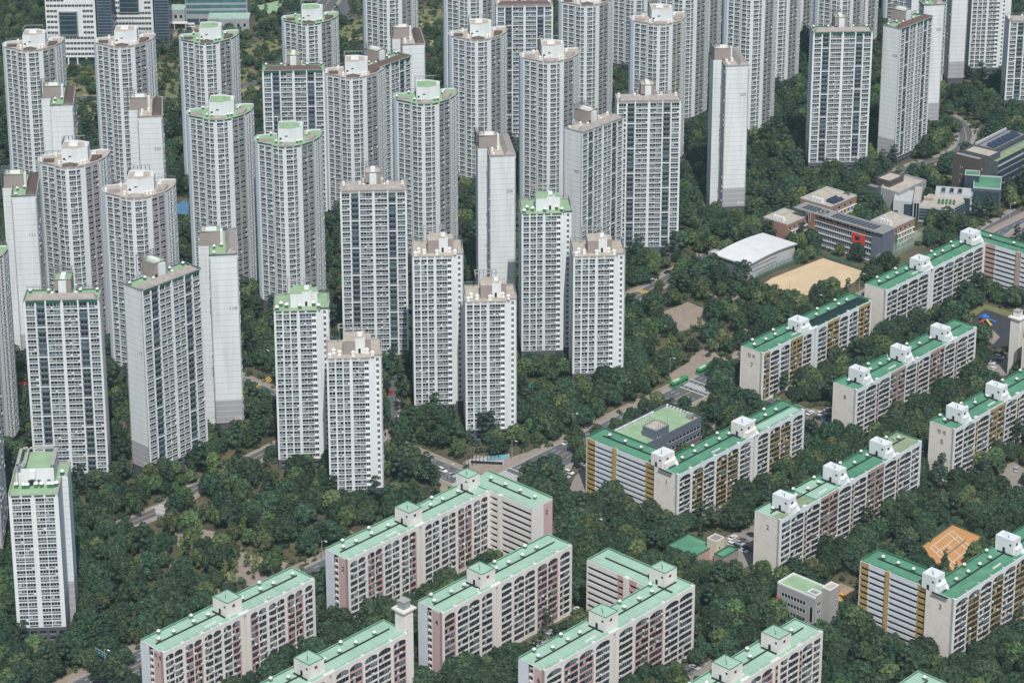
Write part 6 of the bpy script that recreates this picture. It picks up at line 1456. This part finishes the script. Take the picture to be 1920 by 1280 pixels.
OPEN = [([(440, 125), (520, 112), (700, 76), (860, 42), (840, 0), (700, 20), (600, 50), (440, 85)], .09), ([(130, 235), (330, 215), (485, 180), (485, 128), (300, 115), (110, 112)], .28),
        ([(310, 1000), (350, 975), (470, 1010), (560, 1040), (560, 1090), (420, 1120), (330, 1070)], .55), ([(1200, 600), (1300, 555), (1400, 560), (1440, 590), (1340, 680), (1240, 720)], .42), ([(1242, 585), (1290, 566), (1335, 585), (1320, 608), (1262, 625), (1240, 612)], .06),
        ([(1800, 600), (1846, 565), (1915, 585), (1915, 660), (1830, 660)], .10), ([(560, 990), (680, 970), (690, 1010), (600, 1030)], .45), ([(860, 830), (1010, 840), (1000, 880), (870, 890)], .15),
        ([(1640, 470), (1720, 425), (1760, 440), (1660, 490)], .1),
        ([(735, 838), (770, 832), (880, 868), (1010, 846), (1020, 872), (965, 925), (880, 935), (760, 875)], .04), ([(1205, 765), (1240, 728), (1345, 655), (1360, 690), (1335, 790), (1315, 800), (1290, 765)], .03),
        ([(1330, 1075), (1360, 1005), (1430, 985), (1430, 1075)], .0), ([(1045, 950), (1060, 885), (1115, 860), (1115, 935), (1085, 960)], .0), ([(1475, 800), (1510, 765), (1565, 770), (1565, 815)], .0), ([(1712, 880), (1735, 815), (1752, 825), (1748, 890)], 0.),
        ([(1340, 488), (1405, 512), (1482, 470), (1490, 505), (1420, 545), (1340, 520)], .0), ([(1430, 530), (1545, 480), (1640, 510), (1600, 555), (1530, 580), (1440, 560)], .12), ([(1540, 470), (1600, 490), (1645, 505), (1640, 520), (1540, 490)], .03),
        ([(1655, 395), (1720, 390), (1810, 395), (1830, 420), (1700, 430), (1655, 410)], .12), ([(1160, 590), (1175, 555), (1240, 510), (1275, 520), (1260, 560), (1200, 600)], .1),
        ([(225, 1000), (320, 935), (440, 870), (540, 815), (560, 830), (470, 905), (370, 985), (250, 1015)], .10), ([(120, 1290), (160, 1255), (250, 1210), (255, 1290)], .06), ([(470, 735), (480, 680), (510, 700), (512, 740)], .1),
        ([(1690, 335), (1770, 285), (1800, 215), (1850, 240), (1835, 290), (1780, 320), (1700, 345)], .15), ([(725, 800), (728, 725), (750, 725), (750, 800)], .15), ([(985, 745), (990, 705), (1050, 725), (1045, 765)], .15),
        ([(1840, 720), (1845, 670), (1900, 660), (1900, 725)], .02), ([(1000, 1240), (1075, 1140), (1105, 1155), (1035, 1245)], .0), ([(1265, 1290), (1340, 1225), (1360, 1250), (1300, 1295)], .0), ([(1545, 1160), (1550, 1085), (1615, 1100), (1615, 1160)], .0), ([(1880, 955), (1880, 870), (1925, 870), (1925, 960)], .1),
        ([(300, 1130), (315, 1050), (345, 1050), (430, 1110), (430, 1140)], .45), ([(580, 1090), (600, 1050), (605, 1095)], .0), ([(1728, 1025), (1786, 978), (1858, 1011), (1805, 1100), (1765, 1090)], .12), ([(1480, 560), (1540, 555), (1600, 530), (1590, 570)], .5), ([(320, 425), (318, 375), (365, 370), (365, 425)], .0)]
T = grid(5.6, 2.1); keep = ~blocked(T, .7); prob = np.full(len(T), .93)
for px, pr in OPEN: prob = np.where(poly_px(T, px), pr, prob)
T = T[keep & (NR.uniform(size=len(T)) < prob)]
u_, v_ = pxof(T)
kind = np.empty(len(T), object); rnd = NR.uniform(size=len(T))
estate = (v_ < 640 + .0 * u_) | ((u_ < 980) & (v_ < 940))              # tower estate: more pines
for i in range(len(T)):
    r_ = rnd[i]
    if estate[i]: kind[i] = 'pine%d' % (i % 2) if r_ < .30 else 'conifer' if r_ < .33 else ('broad1' if r_ < .58 else 'broad%d' % (i % 3)) if r_ < .85 else 'wide'
    else: kind[i] = 'pine%d' % (i % 2) if r_ < .08 else 'conifer' if r_ < .12 else 'broad%d' % (i % 3) if r_ < .68 else 'wide'
pk = poly_px(T, OPEN[2][0]); kind[pk & (rnd < .45)] = 'young'; kind[pk & (rnd > .6)] = 'broad1'
pk = poly_px(T, OPEN[3][0]); kind[pk & (rnd < .25)] = 'young'
scale = NR.uniform(.55, 1.25, len(T)); scale[v_ < 250] *= .85
far = (v_ < 215) & (u_ < 870); scale[far] *= .8
EXTRA = [(187, 1283, 'broad0', 1.15), (214, 1276, 'broad2', 1.15), (238, 1247, 'broad0', .8), (1120, 828, 'broad0', .95), (1153, 812, 'broad2', .8), (1184, 800, 'broad0', 1.05), (1208, 780, 'broad2', .9), (1232, 770, 'broad1', 1.05), (1080, 850, 'broad1', .95), (1078, 835, 'broad0', 1.1), (1000, 900, 'wide', .9), (1030, 905, 'broad1', 1.1), (1015, 930, 'wide', 1), (1350, 735, 'wide', 1.35), (1355, 765, 'wide', 1.3), (1372, 715, 'wide', 1.2), (1345, 710, 'broad0', 1.2), (1400, 770, 'wide', 1.2), (655, 920, 'pine0', 1.05), (682, 930, 'pine1', 1.2), (800, 775, 'pine0', 1.15), (790, 760, 'pine1', 1.2), (830, 770, 'pine0', 1.2), (850, 780, 'pine1', 1.1), (904, 830, 'pine0', 1.15), (918, 833, 'pine1', 1.25), (815, 790, 'pine1', 1.1), (1240, 475, 'wide', 1.3), (1222, 480, 'wide', 1.2), (1268, 490, 'pine0', 1.3), (1205, 470, 'broad0', 1.2), (1560, 318, 'wide', 1.4), (1590, 322, 'wide', 1.3), (1610, 318, 'broad0', 1.3), (637, 1150, 'conifer', 1.5), (645, 1170, 'broad2', 1.25), (625, 1140, 'young', 1.3), (1770, 1075, 'conifer', 1.5), (1792, 1080, 'conifer', .9), (1340, 590, 'broad0', 1), (762, 880, 'wide', 1.35), (785, 905, 'wide', 1.25), (745, 850, 'broad0', 1.1), (770, 850, 'pine0', .9),
         (1105, 755, 'broad1', 1.1), (330, 965, 'broad0', 1.1), (395, 930, 'wide', 1.1), (450, 905, 'wide', 1.2)]
ET = np.array([g2(a, b) for a, b, c, d in EXTRA]); ok = np.zeros(len(ET), bool)
for poly, h, lab, pad in FOOT: ok |= inside(ET, poly, .8)
ok = ~ok
T = np.vstack([T, ET[ok]]); kind = np.concatenate([kind, np.array([e[2] for e in EXTRA], object)[ok]]); scale = np.concatenate([scale, np.array([e[3] for e in EXTRA])[ok]])
# shrubs and undergrowth
G = grid(3.6, 1.6); gk = ~blocked(G, -.4); prob = np.full(len(G), .72)
BARE = [[(322, 1000), (350, 985), (420, 1000), (470, 1040), (540, 1055), (520, 1085), (470, 1098), (425, 1085), (415, 1050), (340, 1035)], [(1242, 585), (1290, 566), (1335, 585), (1320, 608), (1262, 625), (1240, 612)]]
for px, pr in OPEN: prob = np.where(poly_px(G, px), .04 if pr <= .05 else .55, prob)
for px in BARE: prob = np.where(poly_px(G, px), .02, prob)
G = G[gk & (NR.uniform(size=len(G)) < prob)]
gkind = np.where(NR.uniform(size=len(G)) < .5, 'shrub', 'shrubd'); gscale = NR.uniform(.6, 1.5, len(G))
# which trees show, nearest first
bv, bf = [], []
for poly, h, lab, pad in FOOT:
    k = len(bv); n = len(poly); bv += [Vector((x, y, 0)) for x, y in poly] + [Vector((x, y, h)) for x, y in poly]
    for i in range(n): j = (i + 1) % n; bf.append((k + i, k + j, k + n + j)); bf.append((k + i, k + n + j, k + n + i))
    bf += [(k + n, k + n + i, k + n + i + 1) for i in range(1, n - 1)]
BV = BVHTree.FromPolygons(bv, bf); CAM = Vector((0, 0, CAM_H))
order = []
for i in range(len(T)):
    s = scale[i]; zc = (8.5 if kind[i].startswith('pine') else 5.5) * s
    u, v, d = proj(T[i][0], T[i][1], zc)
    if not (4 < u < 1916 and 4 < v < 1276): continue
    order.append((-(KINDS[kind[i]][2] * s) / d, i, zc))
order.sort(); chosen = []
for _, i, zc in order:
    p = Vector((T[i][0], T[i][1], zc)); d = CAM - p
    if BV.ray_cast(p, d.normalized(), d.length)[0] is None: chosen.append(i)
    if len(chosen) >= 290: break
cset = set(chosen)
CX = [(sum(p[0] for p in f[0]) / len(f[0]), sum(p[1] for p in f[0]) / len(f[0]), f[2]) for f in FOOT if f[2]]
SHORT = {}
def near_label(x, y):
    c = min(CX, key=lambda c: (c[0] - x) ** 2 + (c[1] - y) ** 2)
    u, v, _ = proj(x, y, 0); u2, v2, _ = proj(c[0], c[1], 0); du, dv = u - u2, v - v2
    rel = ('left of' if du < 0 else 'right of') if abs(du) > abs(dv) * 1.3 else ('in front of' if dv > 0 else 'behind')
    return rel, SHORT.get(c[2], c[2])
def shorten(lab):
    w_ = lab.replace(',', ' ,').split()
    for key, noun in (('figure', 'block' ), ('number', 'tower')):
        if key in w_:
            n = w_[w_.index(key) + 1]
            if noun == 'tower': return 'tower marked ' + n
            return ('mint' if 'mint' in w_ else 'mossy' if 'mossy' in w_ else 'emerald') + '-roofed block marked ' + n
    out = []
    for x in w_:
        if x == ',' or len(out) >= 5: break
        out.append(x)
    while out and out[-1] in ('with', 'and', 'on', 'its', 'of', 'the', 'a', 'in', 'at', 'facing', 'behind', 'both', 'seen', 'that', 'cut', 'by', 'showing', 'left', 'white', 'dark', 'beige', 'green', 'brown', 'two', 'one', 'whose', 'before', 'mint'): out.pop()
    return ' '.join(out)
for c in CX: SHORT[c[2]] = shorten(c[2])
KW = {'broad0': 'round dark tree', 'broad1': 'round green tree', 'broad2': 'bushy dark tree', 'wide': 'broad spreading tree', 'pine0': 'tall layered pine', 'pine1': 'tall open pine', 'young': 'slender pale tree', 'conifer': 'pointed dark conifer'}
NTH = 'first second third fourth fifth sixth seventh eighth ninth tenth eleventh twelfth thirteenth fourteenth fifteenth sixteenth seventeenth eighteenth nineteenth twentieth'.split()
BASE = {}
for i in chosen:
    rel, sh = near_label(T[i][0], T[i][1]); BASE.setdefault(f'{KW[kind[i]]} {rel} the {sh}', []).append((proj(T[i][0], T[i][1], 0)[0], i))
LAB = {}
for b_, l_ in BASE.items():
    l_.sort()
    for q, (u, i) in enumerate(l_): LAB[i] = b_ if len(l_) == 1 else f'{b_}, {NTH[q]} from the left' if q < 20 else b_ + ', far to the right'
SRC = {}
CNT = {}
for i in chosen:
    k = kind[i]; x, y = T[i]; lab = LAB[i]
    r = thing('pine_tree' if 'pine' in k else 'conifer_tree' if k == 'conifer' else 'young_tree' if k == 'young' else 'broadleaf_tree', lab, 'tree', (x, y, 0), tr.uniform(0, 6.28), 'trees among the towers and blocks')
    s = scale[i]; r.scale = (s, s, s * tr.uniform(.9, 1.1)); c_ = link('crown', KINDS[k][0], r); link('trunk', KINDS[k][1], r); SRC.setdefault(k, c_)
for k in ('shrub', 'shrubd', 'young', 'conifer') + tuple(TREEK):     # make sure that each kind has one individual to draw the mass from
    if k in SRC: continue
    u, v = {'shrub': (1424, 1158), 'shrubd': (600, 1270), 'young': (440, 1062), 'conifer': (880, 832)}.get(k, (985, 775)); x, y = g2(u, v); rel, sh = near_label(x, y)
    r = thing('bush' if 'shrub' in k else 'tree', ' '.join(f'{"low round bush" if "shrub" in k else KW[k]} {rel} the {sh}'.split()[:16]), 'bush' if 'shrub' in k else 'tree', (x, y, 0), 0)
    SRC[k] = link('crown', KINDS[k][0], r)
    if KINDS[k][1]: link('trunk', KINDS[k][1], r)
    else: m = MB(); m.cyl(0, 0, 0, .5, .08, .06, bark, 6); m.build('stem', r)
def mass(name, label, P, kd, sc, kinds):
    me = bpy.data.meshes.new(name); me.from_pydata([(x, y, 0) for x, y in P], [], []); n = len(P)
    for an, ty, val in (('pick', 'INT', np.array([kinds.index(k) for k in kd], np.int32)), ('size', 'FLOAT', np.array(sc, np.float32)), ('turn', 'FLOAT', NR.uniform(0, 6.28, n).astype(np.float32))):
        a = me.attributes.new(an, ty, 'POINT'); a.data.foreach_set('value', val)
    o = link(name, me); o['kind'] = 'stuff'; o['label'] = label; o['category'] = 'trees' if 'wood' in name else 'shrubs'
    g = bpy.data.node_groups.new(name, 'GeometryNodeTree'); g.interface.new_socket('Geometry', in_out='INPUT', socket_type='NodeSocketGeometry'); g.interface.new_socket('Geometry', in_out='OUTPUT', socket_type='NodeSocketGeometry')
    N, L_ = g.nodes, g.links; gi = N.new('NodeGroupInput'); go = N.new('NodeGroupOutput'); iop = N.new('GeometryNodeInstanceOnPoints'); jn = N.new('GeometryNodeJoinGeometry')
    for k in reversed(kinds):
        oi = N.new('GeometryNodeObjectInfo'); oi.inputs['Object'].default_value = SRC[k]; oi.inputs['As Instance'].default_value = True; oi.transform_space = 'ORIGINAL'; L_.new(oi.outputs['Geometry'], jn.inputs[0])
    def at_(nm, ty): a = N.new('GeometryNodeInputNamedAttribute'); a.data_type = ty; a.inputs['Name'].default_value = nm; return a.outputs[0]
    iop.inputs['Pick Instance'].default_value = True; L_.new(gi.outputs[0], iop.inputs['Points']); L_.new(jn.outputs[0], iop.inputs['Instance']); L_.new(at_('pick', 'INT'), iop.inputs['Instance Index'])
    cx = N.new('ShaderNodeCombineXYZ'); L_.new(at_('turn', 'FLOAT'), cx.inputs[2]); L_.new(cx.outputs[0], iop.inputs['Rotation']); L_.new(at_('size', 'FLOAT'), iop.inputs['Scale']); L_.new(iop.outputs[0], go.inputs[0])
    md = o.modifiers.new('scatter', 'NODES'); md.node_group = g; return o
rest = [i for i in range(len(T)) if i not in cset]
mass('woodland', 'dense green trees filling the ground between the towers and blocks', T[rest], [kind[i] for i in rest], scale[rest], ['broad0', 'broad1', 'broad2', 'wide', 'pine0', 'pine1', 'young', 'conifer'])
mass('undergrowth', 'low green shrubs and ground cover under the trees', G, gkind, gscale, ['shrub', 'shrubd'])
print('TREES', len(T), 'shrubs', len(G), 'individual', len(chosen))
